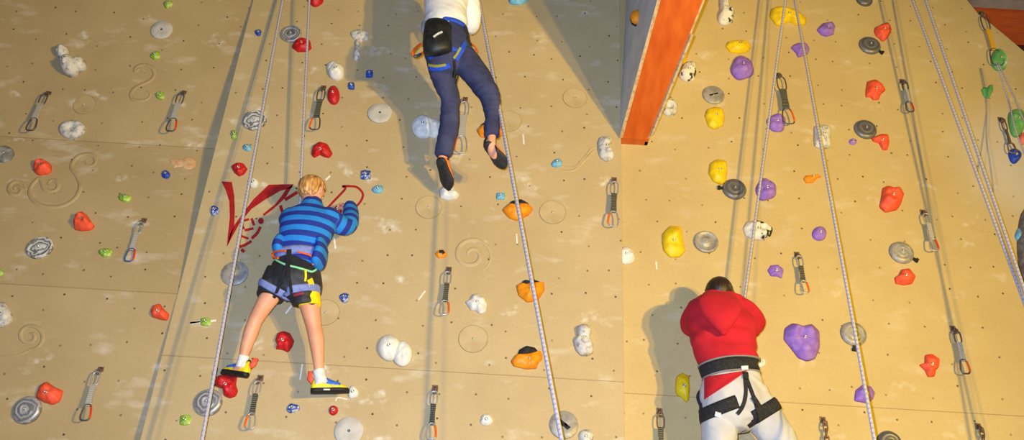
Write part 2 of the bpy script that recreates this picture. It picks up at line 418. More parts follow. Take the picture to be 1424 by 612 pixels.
# ------------------------------------------------------------------ overhanging prow
X0 = P(861, 166).x
def on_x(px, py, X):
    d = ray(px, py); return CAM + d * ((X - CAM.x) / d.x)
bot = P(866, 192, 0.006)
PT = 1.0
lt = P(914, 0, PT); rt = P(978, 0, PT)
zb = bot.z; w0 = P(902, 193, 0.0).x - bot.x
dz = (lt.z - zb); ext = 2.0
print('PROW', X0, bot, lt, rt, 'XE', XE, 'XS', XS, 'Z', ZT, ZA, ZB, ZC)
def fl(k): return Vector((X0 + (lt.x - X0) * k, bot.y + (lt.y - bot.y) * k, zb + dz * k))            # front left edge
def fr(k): return Vector((bot.x + w0 + (rt.x - bot.x - w0) * k, bot.y + (rt.y - bot.y) * k, zb + dz * k))
vol = empty('overhang_volume', (X0, 0, zb), 'tall overhanging plywood prow with an orange front and grey side, jutting from the wall', 'climbing volume')
M_GREY = mat('grey_blue_paint', (212, 220, 234), 0.6, rgb2=(196, 204, 220), nscale=5, bump=0.15)
M_ORP = mat('orange_ply', (214, 104, 34), 0.42, rgb2=(186, 78, 20), nscale=4, stretch=(4, 1, 2.2), lo=0.3, hi=0.75, bump=0.45, bscale=26)
def quad_board(pts, off, m, name):
    n = len(pts); vs = [Vector(p) for p in pts] + [Vector(p) + off for p in pts]
    fs = [list(range(n)), list(range(n, 2 * n))[::-1]] + [[i, i + n, (i + 1) % n + n, (i + 1) % n] for i in range(n)]
    me = fixn(mesh(name, vs, fs, [0, 0] + [1] * n)); return child(name, me, m, vol, False)
th = 0.022
wl = lambda k: Vector((X0, 0.001, zb + 0.10 + dz * k))
wc = P(871, 0)
quad_board([Vector((X0, -0.002, zb + 0.02)), fl(0.0), fl(ext), wc + (wc - Vector((X0, 0, zb))) * 0.6], Vector((th, 0, 0)), [M_GREY, M_PLY], 'side_panel')['label'] = 'grey side panel with a raw plywood edge'
rb = fr(0); rtp = fr(ext)
quad_board([Vector((rb.x, YR - .002, rb.z)), rb + Vector((0, 0.03, 0)), rtp + Vector((0, 0.03, 0)), Vector((rtp.x - 0.04, YR - .002, 7.2))], Vector((-th, 0, 0)), [M_WR, M_PLY], 'side_panel')
a, b, c, d = fl(0) + Vector((th, 0, 0)), fr(0) + Vector((-0.01, 0, 0)), fr(ext) + Vector((-0.01, 0, 0)), fl(ext) + Vector((th, 0, 0))
nrm = (b - a).cross(d - a).normalized()
if nrm.y > 0: nrm = -nrm
quad_board([a, b, c, d], -nrm * 0.02, [M_ORP, M_ORP], 'front_panel')['label'] = 'orange stained front panel'
quad_board([Vector((XS + .004, fl(0).y, zb)), fr(0), Vector((fr(0).x, YR - .002, zb)), Vector((XS + .004, YR - .002, zb))], Vector((0, 0, .02)), [M_ORP, M_ORP], 'bottom_panel')
e0, e1 = fr(0.05), fr(0.80)
mb = MB(); tube(mb, [e0 + Vector((0.006, 0.012, 0)), e1 + Vector((0.006, 0.012, 0))], 0.014, n=6)
child('edge_batten', mb.mesh(), M_PLY, vol, False)
# ------------------------------------------------------------------ climbing holds
CH = (232, 228, 220)
C = {
 'red': mat('red_resin', (196, 24, 30), 0.5, rgb2=(170, 18, 26), nscale=30, bump=0.25),
 'orr': mat('orange_red_resin', (236, 90, 58), 0.6, rgb2=(222, 74, 44), nscale=30, bump=0.25),
 'lime': mat('lime_resin', (134, 180, 44), 0.6, rgb2=(206, 214, 150), nscale=45, lo=0.5, hi=0.72, bump=0.25),
 'blue': mat('blue_resin', (28, 62, 168), 0.5, rgb2=(60, 96, 190), nscale=50, lo=0.5, hi=0.75, bump=0.25),
 'chblue': mat('chalky_blue_resin', (34, 66, 160), 0.6, rgb2=(196, 204, 222), nscale=55, lo=0.48, hi=0.62, bump=0.25),
 'sky': mat('sky_blue_resin', (98, 168, 206), 0.55, rgb2=(130, 186, 214), nscale=40, bump=0.25),
 'pur': mat('purple_resin', (138, 100, 200), 0.6, rgb2=(156, 122, 208), nscale=22, bump=0.3),
 'yel': mat('yellow_resin', (232, 200, 24), 0.5, rgb2=(218, 182, 16), nscale=18, bump=0.2),
 'amber': mat('amber_resin', (240, 150, 22), 0.5, rgb2=(226, 130, 16), nscale=24, bump=0.3),
 'white': mat('white_resin', (228, 228, 224), 0.6, rgb2=(206, 206, 204), nscale=16, bump=0.25),
 'gwhite': mat('grey_white_resin', (206, 204, 200), 0.65, rgb2=(150, 148, 146), nscale=34, lo=0.5, hi=0.68, bump=0.4),
 'grey': mat('grey_resin', (156, 154, 152), 0.65, rgb2=(112, 110, 110), nscale=22, lo=0.42, hi=0.66, bump=0.35),
 'bw': mat('black_white_resin', (222, 216, 204), 0.6, rgb2=(32, 32, 34), nscale=16, lo=0.55, hi=0.6, bump=0.3),
 'dgrey': mat('dark_grey_resin', (96, 94, 96), 0.5, rgb2=(132, 130, 132), nscale=26, bump=0.3),
 'green': mat('green_resin', (92, 160, 84), 0.55, rgb2=(116, 176, 108), nscale=14, bump=0.25),
 'black': mat('black_grip', (26, 26, 27), 0.75, rgb2=(40, 40, 42), nscale=90, bump=0.5),
 'salmon': mat('salmon_filler', (214, 178, 138), 0.7, rgb2=(206, 150, 104), nscale=30),
 'pink': mat('pink_resin', (228, 120, 100), 0.55, bump=0.2),
}
M_BOLT = mat('zinc_bolt', (196, 194, 190), 0.35, metal=0.8)
M_BOLTD = mat('dark_bolt', (60, 58, 58), 0.45, metal=0.7)
GROUPS = {'red': 'red climbing holds', 'orr': 'orange-red climbing holds', 'lime': 'lime green climbing holds', 'blue': 'small blue climbing holds', 'chblue': 'small blue climbing holds',
          'sky': 'sky blue climbing holds', 'pur': 'purple climbing holds', 'yel': 'yellow climbing holds', 'amber': 'amber climbing holds', 'white': 'white climbing holds', 'gwhite': 'white climbing holds',
          'bw': 'black and white climbing holds', 'green': 'green climbing holds', 'grey': 'grey climbing holds', 'dgrey': 'grey climbing holds', 'pink': 'orange-red climbing holds'}

def basis(n):
    u = Vector((1, 0, 0)); w = n.cross(u).normalized()
    if w.z < 0: w = -w
    return u, w
def shape_poly(kind, w, h, seed):
    rnd = random.Random(seed); out = []
    ph = [rnd.uniform(0, 6.28) for _ in range(8)]
    for k in range(40):
        a = 2 * math.pi * k / 40; r = 1.0
        if kind == 'round': r += 0.03 * math.sin(2 * a + ph[0]) + 0.02 * math.sin(3 * a + ph[1])
        elif kind == 'nub': r += 0.09 * math.sin(2 * a + ph[0]) + 0.08 * math.sin(3 * a + ph[1]) + 0.03 * math.sin(5 * a + ph[2])
        elif kind == 'cloud': r += 0.10 * abs(math.sin(2.5 * a + ph[0])) - 0.05 + 0.06 * math.sin(3 * a + ph[1])
        elif kind == 'rough': r += 0.12 * math.sin(2 * a + ph[0]) + 0.10 * math.sin(3 * a + ph[1]) + 0.07 * math.sin(4 * a + ph[2]) + 0.04 * math.sin(7 * a + ph[3])
        elif kind == 'box': r = 1.0 / max(abs(math.cos(a)), abs(math.sin(a))) ** 0.72 * 0.93 + 0.05 * math.sin(2 * a + ph[0])
        elif kind == 'tear': r += 0.16 * math.cos(a - ph[0]) + 0.08 * math.sin(3 * a + ph[1])
        out.append((w / 2 * r * math.cos(a), h / 2 * r * math.sin(a)))
    return out
def polar(poly, cu, cw, n):
    """radius of a closed outline in n directions round a centre"""
    res = []
    P2 = [(x - cu, y - cw) for x, y in poly]
    for k in range(n):
        a = 2 * math.pi * k / n; dx, dy = math.cos(a), math.sin(a); best = 0
        for (x0, y0), (x1, y1) in zip(P2, P2[1:] + P2[:1]):
            ex, ey = x1 - x0, y1 - y0; den = dx * ey - dy * ex
            if abs(den) < 1e-12: continue
            t = (x0 * ey - y0 * ex) / den; s = (x0 * dy - y0 * dx) / den
            if t > 0 and -1e-6 <= s <= 1 + 1e-6: best = max(best, t)
        res.append(best)
    k = [0.12, 0.76, 0.12]
    return [res[i - 1] * k[0] + res[i] * k[1] + res[(i + 1) % n] * k[2] for i in range(n)]
def dome(mb, poly, H, u0, w0, seed, lump=0.10, bumps=(), e=2.4, q=0.62, n=56, rings=13, mi=0, tip=None, lobes=0):
    """hold body standing on the wall: outline in wall coordinates, height H, optional bumps (du, dw, radius, height)"""
    cu = sum(p[0] for p in poly) / len(poly); cw = sum(p[1] for p in poly) / len(poly)
    R = polar(poly, cu, cw, n); rnd = random.Random(seed); mr = sum(R) / n
    wv = [(rnd.uniform(-1, 1) * 3.2 / mr, rnd.uniform(-1, 1) * 3.2 / mr, rnd.uniform(0, 6.28)) for _ in range(4)]
    vs = []; fs = []
    tx, tw = tip or (0, 0)
    bumps = list(bumps) + [(.62 * math.cos(g0 + i * 6.283 / max(lobes, 1)), .62 * math.sin(g0 + i * 6.283 / max(lobes, 1)), rnd.uniform(.24, .36), rnd.uniform(.15, .42)) for g0 in [rnd.uniform(0, 6)] for i in range(lobes)]
    n0 = Vector((seed * 1.7, seed * .6, 0))
    def hh(x, y, s):
        h = H * (max(0.0, 1 - s ** e)) ** q
        k = (1 - s ** 4)
        h += H * lump * k * sum(math.sin(a * x + b * y + c) for a, b, c in wv) / 2
        for bx, by, br, bh in bumps: h += bh * H * k * math.exp(-((x - bx * mr) ** 2 + (y - by * mr) ** 2) / (br * mr) ** 2)
        h += H * k * (.10 * noise.noise(Vector((x, y, 0)) * (2.6 / mr) + n0) + .045 * noise.noise(Vector((x, y, 1)) * (7 / mr) + n0))
        return max(h, 0.0)
    h0 = hh(0, 0, 0); vs.append((cu + tx, cw + tw, h0))
    for i in range(1, rings + 1):
        s = (i / rings) ** 0.8
        for k in range(n):
            a = 2 * math.pi * k / n; x, y = math.cos(a) * R[k] * s, math.sin(a) * R[k] * s
            vs.append((cu + x + tx * (1 - s), cw + y + tw * (1 - s), hh(x, y, s)))
    for k in range(n): vs.append((cu + math.cos(2 * math.pi * k / n) * R[k] * 0.97, cw + math.sin(2 * math.pi * k / n) * R[k] * 0.97, -0.002))
    for k in range(n): fs.append([0, 1 + k, 1 + (k + 1) % n])
    for i in range(rings):
        a, b = 1 + i * n, 1 + (i + 1) * n
        for k in range(n): fs.append([a + k, b + k, b + (k + 1) % n, a + (k + 1) % n])
    fs.append([1 + rings * n + k for k in range(n)][::-1])
    mb.add([Vector((v[0] - u0, v[1] - w0, v[2])) for v in vs], fs, mi)
    return (cu + tx - u0, cw + tw - w0, h0)
def bolt_mesh(r=0.009):
    """socket-head bolt: rim, hexagonal recess"""
    mb = MB(); n = 12; vs = []; fs = []
    prof = [(r, -0.012, 0), (r, 0.003, 0), (r * 0.8, 0.005, 0), (r * 0.48, 0.005, 1), (r * 0.42, -0.002, 1)]
    for q, z, hx in prof:
        for k in range(n):
            a = 2 * math.pi * k / n; rr = q * (1 if not hx else 1 - 0.1 * (k % 2)); vs.append((rr * math.cos(a), rr * math.sin(a), z))
    for i in range(len(prof) - 1):
        for k in range(n): fs.append([i * n + k, i * n + (k + 1) % n, (i + 1) * n + (k + 1) % n, (i + 1) * n + k])
    fs.append([(len(prof) - 1) * n + k for k in range(n)]); mb.add(vs, fs)
    return mb.mesh('bolt')
BOLT = bolt_mesh(); BOLT.materials.append(M_BOLT); BOLT.shade_smooth()
BOLT_D = bolt_mesh(); BOLT_D.materials.append(M_BOLTD); BOLT_D.shade_smooth()
def add_bolt(o, pos, s=1.0, dark=False):
    b = bpy.data.objects.new('bolt', BOLT_D if dark else BOLT); COL.objects.link(b); b.parent = o; b.location = pos; b.scale = (s, s, 1)
    return b
def place(o, pt, n):
    u, w = basis(n); M = Matrix((u, w, n)).transposed().to_4x4(); M.translation = pt; o.matrix_world = M
def to_wall(px, py, c, n, force=None):
    """pixel -> wall coordinates round centre c"""
    d = ray(px, py); t = (c - CAM).dot(n) / d.dot(n); q = CAM + d * t - c; u, w = basis(n)
    return q.dot(u), q.dot(w)
HOLDN = [0]
def hold(t, cx, cy, w, h, col, kind, hf, label, bolt=1, polys=None, bumps=(), lump=0.10, force=None, cat='climbing hold', tip=None, bdark=False, e=2.4, q=0.62, name='climbing_hold', boltpx=None, group=None, smooth=True):
    """a hold; sizes in the pixels of its tile; hf = height over mean radius"""
    HOLDN[0] += 1; seed = HOLDN[0] * 7 + 3
    px, py = T(t, cx, cy); pt, n = surf(px, py, force)
    s = TS if t else 1.0
    mb = MB(); first = None; ps = polys or [None]
    for i, po in enumerate(ps):
        if po is None:
            raw = shape_poly(kind, w * s, h * s, seed); raw = [(px + x, py + y) for x, y in raw]
        else: raw = [T(t, x, y) for x, y in po]
        uv = [to_wall(x, y, pt, n) for x, y in raw]
        mr = 0.25 * (max(a for a, b in uv) - min(a for a, b in uv) + max(b for a, b in uv) - min(b for a, b in uv))
        H = hf * mr * (1 if i == 0 else 0.96)
        phi = math.atan2((pt - CAM).z, (pt - CAM).y); sh = -0.32 * H * math.tan(phi)
        uv = [(a, b + sh) for a, b in uv]
        ap = dome(mb, uv, H, 0, 0, seed + i, lump, bumps if i == 0 else (), e, q, tip=tip, lobes={'cloud': 5, 'rough': 4, 'tear': 2}.get(kind, 0) if len(ps) == 1 else 0)
        if first is None: first = ap
    o = link(name, mb.mesh('hold'), C[col] if isinstance(col, str) else col, None, smooth); place(o, pt, n)
    tag(o, label, cat, group or (GROUPS.get(col) if isinstance(col, str) else None))
    if bolt:
        pos = first
        add_bolt(o, (pos[0], pos[1], pos[2] - 0.001), 1.25 if bolt == 1 else bolt, bdark)
    return o
def balls(t, lobes, col, hf, label, boltat=None, flat=1.0, lump=0.05, e=2.0, q=0.5, force=None, bolt=1):
    """hold made of several swollen lobes grown into one body: lobes are (x, y, w, h)"""
    polys = [[(x + w / 2 * math.cos(k * math.pi / 12), y + h / 2 * math.sin(k * math.pi / 12)) for k in range(24)] for x, y, w, h in lobes]
    x, y = lobes[0][:2] if boltat is None else boltat
    return hold(t, x, y, 1, 1, col, 'round', hf, label, bolt, polys, lump=lump, e=e, q=q, force=force)

# ---- left wall
hold(1, 683, 15, 36, 30, 'lime', 'nub', 0.8, 'small lime green nub hold at the top of the left wall, above the pale plate')
hold(1, 632, 223, 38, 34, 'lime', 'nub', 0.8, 'lime green nub hold under the pale round plate on the left wall')
hold(1, 653, 388, 34, 34, 'lime', 'tear', 0.8, 'lime green nub hold at the foot of the S-shaped scroll, beside a quickdraw')
balls(1, [(295, 262, 78, 76), (262, 208, 52, 54), (330, 256, 52, 56)], 'gwhite', 1.7, 'knobbly white three-lobed hold high on the left wall')
hold(1, 295, 520, 112, 76, 'gwhite', 'round', 0.55, 'chalky white doughnut-shaped hold with a dented centre on the left wall', bumps=((0, 0, 0.42, -0.7),), lump=0.08)
hold(2, 20, 40, 78, 70, 'grey', 'round', 0.5, 'dark grey rounded hold cut by the left edge of the frame', bumps=((0.1, 0, .5, -.3),))
hold(2, 175, 94, 74, 62, 'orr', 'cloud', 0.7, 'knobbly orange-red hold above the scrolls on the left wall', lump=0.22)
hold(2, 674, 124, 34, 33, 'blue', 'round', 0.9, 'round dark blue ball hold beside the salmon patch')
hold(2, 508, 219, 52, 32, 'lime', 'nub', 0.7, 'flat lime green hold on the left wall above the middle quickdraw')
hold(2, 342, 312, 88, 80, 'orr', 'cloud', 0.65, 'three-lobed orange-red hold in the middle of the left wall', polys=[[(300, 325), (308, 285), (335, 270), (358, 288), (372, 312), (388, 332), (372, 347), (332, 351), (305, 345)]], bumps=((-.3, .4, .35, .3), (.5, -.3, .35, .3), (-.4, -.4, .35, .3)))
hold(2, 430, 440, 50, 38, 'lime', 'nub', 0.8, 'lime green nub hold under a chalk smear, left of the quickdraw with a blue carabiner')
hold(2, 2, 520, 26, 34, 'lime', 'round', 0.7, 'tiny lime green hold cut by the left edge of the frame')
hold(3, 18, 106, 76, 100, 'gwhite', 'tear', 0.6, 'chalky grey hold cut by the left edge above the low spiral scroll')
hold(3, 648, 90, 76, 72, 'orr', 'tear', 0.7, 'orange-red hold at the right edge of the left wall', polys=[[(610, 85), (625, 62), (650, 56), (665, 78), (688, 100), (680, 126), (650, 122), (618, 112)]])
hold(3, 203, 418, 112, 96, 'orr', 'box', 0.6, 'large blocky orange-red hold touching a round silver plate low on the left wall', polys=[[(145, 435), (160, 392), (190, 371), (222, 394), (258, 410), (245, 454), (214, 468), (176, 456)]], bumps=((-.4, .5, .4, .25),))
hold(2, 764, 78, 62, 50, 'salmon', 'round', 0.10, 'pale salmon round patch with an orange smear at the edge of the left wall', bolt=0, cat='patch', polys=[[(764 + 30 * math.cos(k / 4), 78 + 25 * math.sin(k / 4)) for k in range(25)], [(688, 62), (740, 64), (750, 90), (700, 97), (720, 86), (692, 80)]], lump=0.0, name='filler_patch')
# ---- centre wall, left of the middle rope
hold(4, 292, 131, 26, 26, 'blue', 'tear', 0.8, 'tiny blue hold high on the centre wall, left of the left rope')
hold(4, 467, 180, 82, 58, 'red', 'cloud', 0.6, 'ridged red hold touching the silver plate at the top of the centre wall', polys=[[(424, 188), (440, 160), (470, 151), (500, 160), (507, 192), (490, 206), (450, 207)]])
hold(4, 522, -4, 66, 52, 'red', 'cloud', 0.6, 'red hold cut by the top edge of the frame')
balls(4, [(608, 288, 68, 66), (596, 272, 56, 48)], 'white', 0.95, 'round white ball hold with a crease, above a red hold and a quickdraw')
hold(4, 595, 383, 52, 76, 'red', 'round', 0.6, 'oval red hold right beside the hanger of the top quickdraw')
hold(4, 740, 298, 32, 32, 'blue', 'box', 0.8, 'right one of two small dark blue holds above the flat white plate')
hold(4, 667, 347, 28, 32, 'blue', 'box', 0.8, 'left one of two small dark blue holds, right of the creased white ball')
hold(4, 697, 150, 80, 130, 'gwhite', 'round', 0.45, 'white bone-shaped hold in the grey shadow of the climber', polys=[[(662, 130), (685, 117), (712, 114), (738, 128), (738, 158), (718, 164), (704, 168), (680, 160), (666, 146)], [(686, 150), (708, 150), (702, 200), (704, 236), (690, 246), (674, 236), (682, 196)]], boltpx=None)
hold(4, 193, 545, 26, 40, 'lime', 'box', 0.7, 'lime green hold near the left edge of the centre wall, below the swirled silver plate')
hold(4, 245, 597, 38, 28, 'sky', 'nub', 0.7, 'sky blue hold beside the left rope, above a red hold')
hold(5, 548, 22, 88, 70, 'red', 'cloud', 0.6, 'two-lobed red hold straight above the boy with striped shirt', polys=[[(503, 38), (510, 6), (538, -12), (572, -2), (592, 36), (578, 55), (556, 50), (540, 42), (515, 54)]])
hold(5, 213, 101, 66, 54, 'red', 'tear', 0.65, 'triangular red hold above the painted letter V', polys=[[(180, 90), (200, 76), (232, 78), (247, 100), (232, 122), (212, 130), (192, 114)]])
hold(5, 270, 157, 42, 42, 'white', 'round', 0.8, 'small cream white hold beside the left rope at the top of the lettering')
hold(5, 112, 267, 34, 42, 'chblue', 'tear', 0.7, 'chalky blue hold left of the red letter V')
hold(5, 725, 124, 46, 40, 'chblue', 'box', 0.7, 'chalk-dusted dark blue hold up right of the painted letter D')
hold(5, 775, 183, 44, 36, 'sky', 'nub', 0.7, 'sky blue hold right of the painted letter D')
hold(5, 536, 487, 46, 36, 'red', 'round', 0.7, 'red hold half hidden behind the waist of the boy in stripes')
hold(5, 612, 268, 36, 36, 'red', 'round', 0.7, 'small red hold held by the right hand of the boy in stripes')
hold(6, 77, 132, 46, 34, 'lime', 'box', 0.7, 'lime green hold left of the left rope, level with the boy\'s knees')
hold(6, 636, 33, 40, 40, 'chblue', 'tear', 0.7, 'blue hold with a dusting of chalk right of the yellow shorts lining')
hold(6, 395, 212, 80, 90, 'red', 'cloud', 0.55, 'big red hold between the boy\'s bare legs', polys=[[(357, 206), (366, 176), (392, 167), (418, 176), (436, 208), (428, 232), (410, 256), (388, 245), (360, 242), (366, 224)]], bumps=((.5, .3, .5, .2),))
hold(6, 160, 390, 100, 98, 'red', 'cloud', 0.65, 'big red hold under the left foot of the boy in stripes', polys=[[(108, 372), (126, 348), (165, 341), (205, 352), (200, 385), (208, 410), (200, 432), (174, 441), (150, 430), (146, 402), (114, 392)]])
hold(6, 430, 482, 50, 40, 'chblue', 'nub', 0.75, 'chalky blue hold low on the centre wall beneath the big red hold')
hold(6, 674, 418, 46, 48, 'white', 'nub', 0.8, 'small white hold at the toe of the boy\'s right shoe')
hold(6, 594, 491, 38, 40, 'red', 'round', 0.85, 'small round red button hold low on the centre wall')
hold(3, 752, 530, 48, 46, 'lime', 'box', 0.6, 'lime green six-sided hold at the bottom left of the centre wall')
# ---- centre wall, middle
balls(9, [(64, 236, 96, 108), (116, 260, 84, 106)], 'white', 0.75, 'pair of swollen white ball lobes, one large hold left of the plain round plug')
hold(9, 415, 58, 92, 86, 'white', 'rough', 0.55, 'ragged white hold beside the lower middle quickdraw', polys=[[(370, 50), (392, 38), (398, 18), (425, 15), (450, 35), (462, 62), (455, 90), (432, 101), (412, 86), (392, 84)]])
hold(9, 456, 530, 50, 50, 'white', 'cloud', 0.6, 'small white knob hold near the bottom of the centre wall')
hold(8, 308, 198, 86, 58, 'white', 'cloud', 0.6, 'white hold under the left toe of the upper climber', polys=[[(265, 185), (280, 166), (320, 168), (340, 195), (351, 206), (335, 222), (300, 228), (268, 218)]])
balls(7, [(200, 510, 96, 96), (246, 518, 70, 80)], 'white', 0.7, 'white two-lobed hold half behind the upper climber\'s left leg')
M_A = C['amber']
def two_tone(t, cx, cy, body, pad, label, hf=0.6, padh=0.9):
    o = hold(t, cx, cy, 1, 1, 'amber', 'round', hf, label, 0.95, [body], lump=0.16)
    pt, n = surf(*T(t, cx, cy)); uv = [to_wall(*T(t, x, y), pt, n) for x, y in pad]
    mr = 0.25 * (max(a for a, b in uv) - min(a for a, b in uv) + max(b for a, b in uv) - min(b for a, b in uv))
    H = 0.034 * padh; phi = math.atan2((pt - CAM).z, (pt - CAM).y); sh = -0.75 * H * math.tan(phi)
    mb = MB(); dome(mb, [(a, b + sh) for a, b in uv], H * 1.35, 0, 0, 5, 0.12)
    link('grip_pad', mb.mesh('pad'), C['black'], o)['label'] = 'black grip pad'
    return o
two_tone(9, 620, 284, [(553, 290), (575, 262), (620, 258), (672, 244), (684, 262), (683, 282), (665, 300), (660, 320), (620, 323), (565, 311)], [(578, 270), (588, 242), (618, 226), (654, 234), (672, 256), (640, 270)], 'orange and black hold left of the middle rope, lowest of the orange column')
two_tone(8, 635, 592, [(576, 572), (600, 556), (690, 556), (692, 590), (666, 630), (622, 641), (585, 612)], [(588, 566), (608, 548), (636, 556), (652, 548), (684, 560), (655, 580), (620, 582)], 'orange and black hold behind the middle rope, second lowest of the orange column')
two_tone(8, 582, 268, [(518, 265), (545, 240), (620, 236), (647, 258), (628, 285), (580, 309), (545, 296)], [(540, 248), (556, 228), (600, 221), (633, 240), (604, 258), (560, 262)], 'orange and black hold behind the middle rope, beneath the upper climber\'s dangling foot')
two_tone(7, 476, 530, [(416, 525), (435, 505), (520, 500), (535, 525), (520, 548), (470, 560), (430, 550)], [(425, 512), (440, 495), (500, 492), (520, 508), (470, 522)], 'orange and black hold behind the upper climber\'s right ankle')
two_tone(8, 271, 447, [(246, 448), (256, 432), (285, 428), (298, 446), (290, 460), (262, 463)], [(255, 444), (265, 428), (282, 428), (292, 442), (275, 456)], 'tiny orange hold with a black centre above the middle quickdraw', 0.5, 0.5)
hold(8, 514, 211, 38, 32, 'sky', 'box', 0.7, 'sky blue hold just left of the middle rope')
hold(8, 742, 77, 44, 34, 'sky', 'nub', 0.7, 'sky blue hold at the right of the centre wall, above the right plug')
hold(7, 582, -6, 92, 40, 'sky', 'nub', 0.6, 'sky blue hold cut by the top edge of the frame, right of the middle rope')
hold(10, 238, 596, 74, 100, 'gwhite', 'tear', 0.6, 'curved white hold left of the orange prow\'s foot', polys=[[(206, 575), (215, 552), (245, 547), (272, 556), (262, 575), (250, 592), (262, 610), (278, 622), (270, 642), (240, 652), (216, 636), (208, 605)]])
hold(12, 154, 205, 74, 128, 'gwhite', 'box', 0.75, 'tall chalky grey boot-shaped hold on the centre wall', polys=[[(122, 168), (124, 145), (152, 136), (182, 148), (185, 172), (176, 190), (190, 225), (190, 255), (168, 267), (138, 268), (118, 245), (108, 205), (125, 188)]], bumps=((0, .75, .5, .35), (0, .2, .3, -.3)))
hold(12, 158, 604, 58, 70, 'gwhite', 'tear', 0.6, 'grey white hold at the bottom edge beside the taped plate')
hold(11, 322, 447, 74, 72, 'white', 'tear', 0.6, 'white hold cut off by the joint between centre and right wall', force='r')
# ---- right wall
hold(13, 140, 30, 70, 140, 'bw', 'tear', 0.6, 'black and white bone-shaped hold at the top right of the orange prow', polys=[[(108, 70), (120, 40), (118, 0), (112, -30), (160, -30), (152, 10), (160, 35), (178, 55), (170, 85), (140, 98), (115, 92)]])
hold(13, 192, 187, 104, 52, 'yel', 'round', 0.6, 'flat oval yellow hold above a purple cloud hold', polys=[[(140, 185), (152, 166), (190, 160), (232, 166), (246, 182), (238, 202), (205, 214), (160, 208)]])
hold(13, 208, 272, 92, 94, 'pur', 'cloud', 0.55, 'knobbly purple hold beneath the flat oval yellow one', lump=0.2)
hold(13, 98, 475, 80, 90, 'yel', 'nub', 0.55, 'round yellow hold right under the dark-marked grey plate', polys=[[(57, 468), (66, 440), (98, 429), (130, 436), (139, 470), (132, 505), (98, 521), (72, 510)]])
hold(10, 570, 286, 78, 82, 'bw', 'box', 0.75, 'white hold with black underside peeping out behind the prow', polys=[[(530, 295), (560, 248), (606, 246), (606, 290), (598, 322), (560, 326), (540, 315)]], force='r')
hold(10, 497, 432, 72, 72, 'gwhite', 'round', 0.6, 'white ring-shaped hold at the lower right side of the prow', bumps=((0, 0, .38, -0.85),), bolt=0, force='r')
hold(10, 556, 225, 26, 80, 'yel', 'round', 0.5, 'sliver of yellow hold behind the prow\'s right edge', bolt=0, force='r')
hold(13, 394, 62, 154, 76, 'yel', 'tear', 0.5, 'long yellow hold at the top behind two ropes', polys=[[(318, 60), (325, 30), (355, 22), (395, 36), (435, 40), (470, 72), (468, 95), (430, 98), (395, 82), (370, 98), (345, 98)]])
hold(13, 549, 115, 76, 58, 'pur', 'tear', 0.6, 'purple hold at the top right of the two ropes', polys=[[(510, 118), (535, 90), (575, 86), (586, 105), (580, 135), (550, 145), (528, 138)]])
hold(13, 445, 197, 78, 60, 'pur', 'tear', 0.6, 'purple hold behind the right strand of the rope pair', polys=[[(405, 190), (425, 174), (470, 174), (483, 195), (475, 215), (435, 230), (425, 210)]])
hold(13, 348, 495, 76, 72, 'pur', 'cloud', 0.6, 'purple hold behind a quickdraw and a rope at the upper right')
hold(13, 533, 550, 78, 100, 'gwhite', 'box', 0.6, 'white block hold behind the right strand of the rope pair')
hold(13, 658, 573, 32, 26, 'pur', 'round', 0.6, 'tiny purple button hold near a dark grey plate')
hold(16, 243, 125, 60, 74, 'orr', 'rough', 0.55, 'orange-red hold at the top, first above the ridged grey plate')
hold(16, 213, 360, 82, 84, 'orr', 'cloud', 0.5, 'cloud-shaped orange-red hold left of the upper right quickdraw', polys=[[(172, 365), (178, 326), (212, 318), (236, 340), (255, 362), (236, 376), (226, 400), (202, 402), (190, 388), (172, 392)]], lump=0.2)
hold(16, 238, 574, 76, 72, 'orr', 'rough', 0.5, 'orange-red hold overlapping a dark grey plate', polys=[[(194, 558), (235, 540), (265, 542), (270, 575), (262, 605), (242, 606), (226, 578), (204, 572)]])
hold(14, 110, 112, 78, 104, 'yel', 'nub', 0.55, 'tall yellow hold touching the dark ringed plate', polys=[[(72, 118), (78, 76), (105, 58), (145, 66), (150, 110), (144, 150), (125, 164), (92, 150)]])
hold(14, 305, 183, 84, 88, 'pur', 'cloud', 0.5, 'round purple hold crossed by the rope, above the skull-like hold')
hold(14, 492, 141, 74, 38, 'amber', 'tear', 0.6, 'small hooked amber hold between the two ropes on the right wall', polys=[[(456, 140), (468, 126), (495, 128), (520, 122), (532, 132), (510, 140), (495, 156), (468, 158)]])
hold(14, 274, 348, 124, 82, 'bw', 'rough', 0.55, 'black and white skull-like hold behind the rope', polys=[[(210, 340), (225, 314), (265, 307), (310, 318), (335, 340), (325, 370), (300, 390), (255, 385), (220, 370)]], bumps=((.4, .2, .3, -.5), (-.4, 0, .3, -.3)))
hold(14, 522, 362, 60, 58, 'pur', 'round', 0.6, 'round purple hold in the gap between the two ropes')
hold(11, 514, 392, 96, 130, 'yel', 'nub', 0.5, 'big yellow ear-shaped hold with a bump, left on the right wall', polys=[[(468, 400), (468, 362), (498, 328), (546, 330), (552, 380), (563, 430), (540, 456), (500, 457), (474, 432)]], bumps=((.1, .45, .45, .5), (-.1, -.1, .25, -.35)))
hold(14, 346, 516, 66, 56, 'pur', 'tear', 0.55, 'purple hold left of the quickdraw, above the person in red', polys=[[(311, 512), (325, 490), (355, 488), (378, 508), (370, 545), (352, 536), (325, 535)]])
hold(17, 278, 220, 104, 106, 'orr', 'cloud', 0.5, 'largest orange-red hold, in the middle of the right wall', polys=[[(234, 225), (240, 176), (262, 165), (285, 177), (310, 168), (329, 200), (316, 240), (300, 264), (252, 275), (226, 252)]], bumps=((.4, .5, .4, .25),))
hold(17, 334, 535, 90, 68, 'orr', 'cloud', 0.55, 'orange-red hold right under a silver plate on the right', polys=[[(288, 540), (305, 532), (318, 506), (350, 502), (377, 535), (362, 565), (330, 571), (294, 565)]])
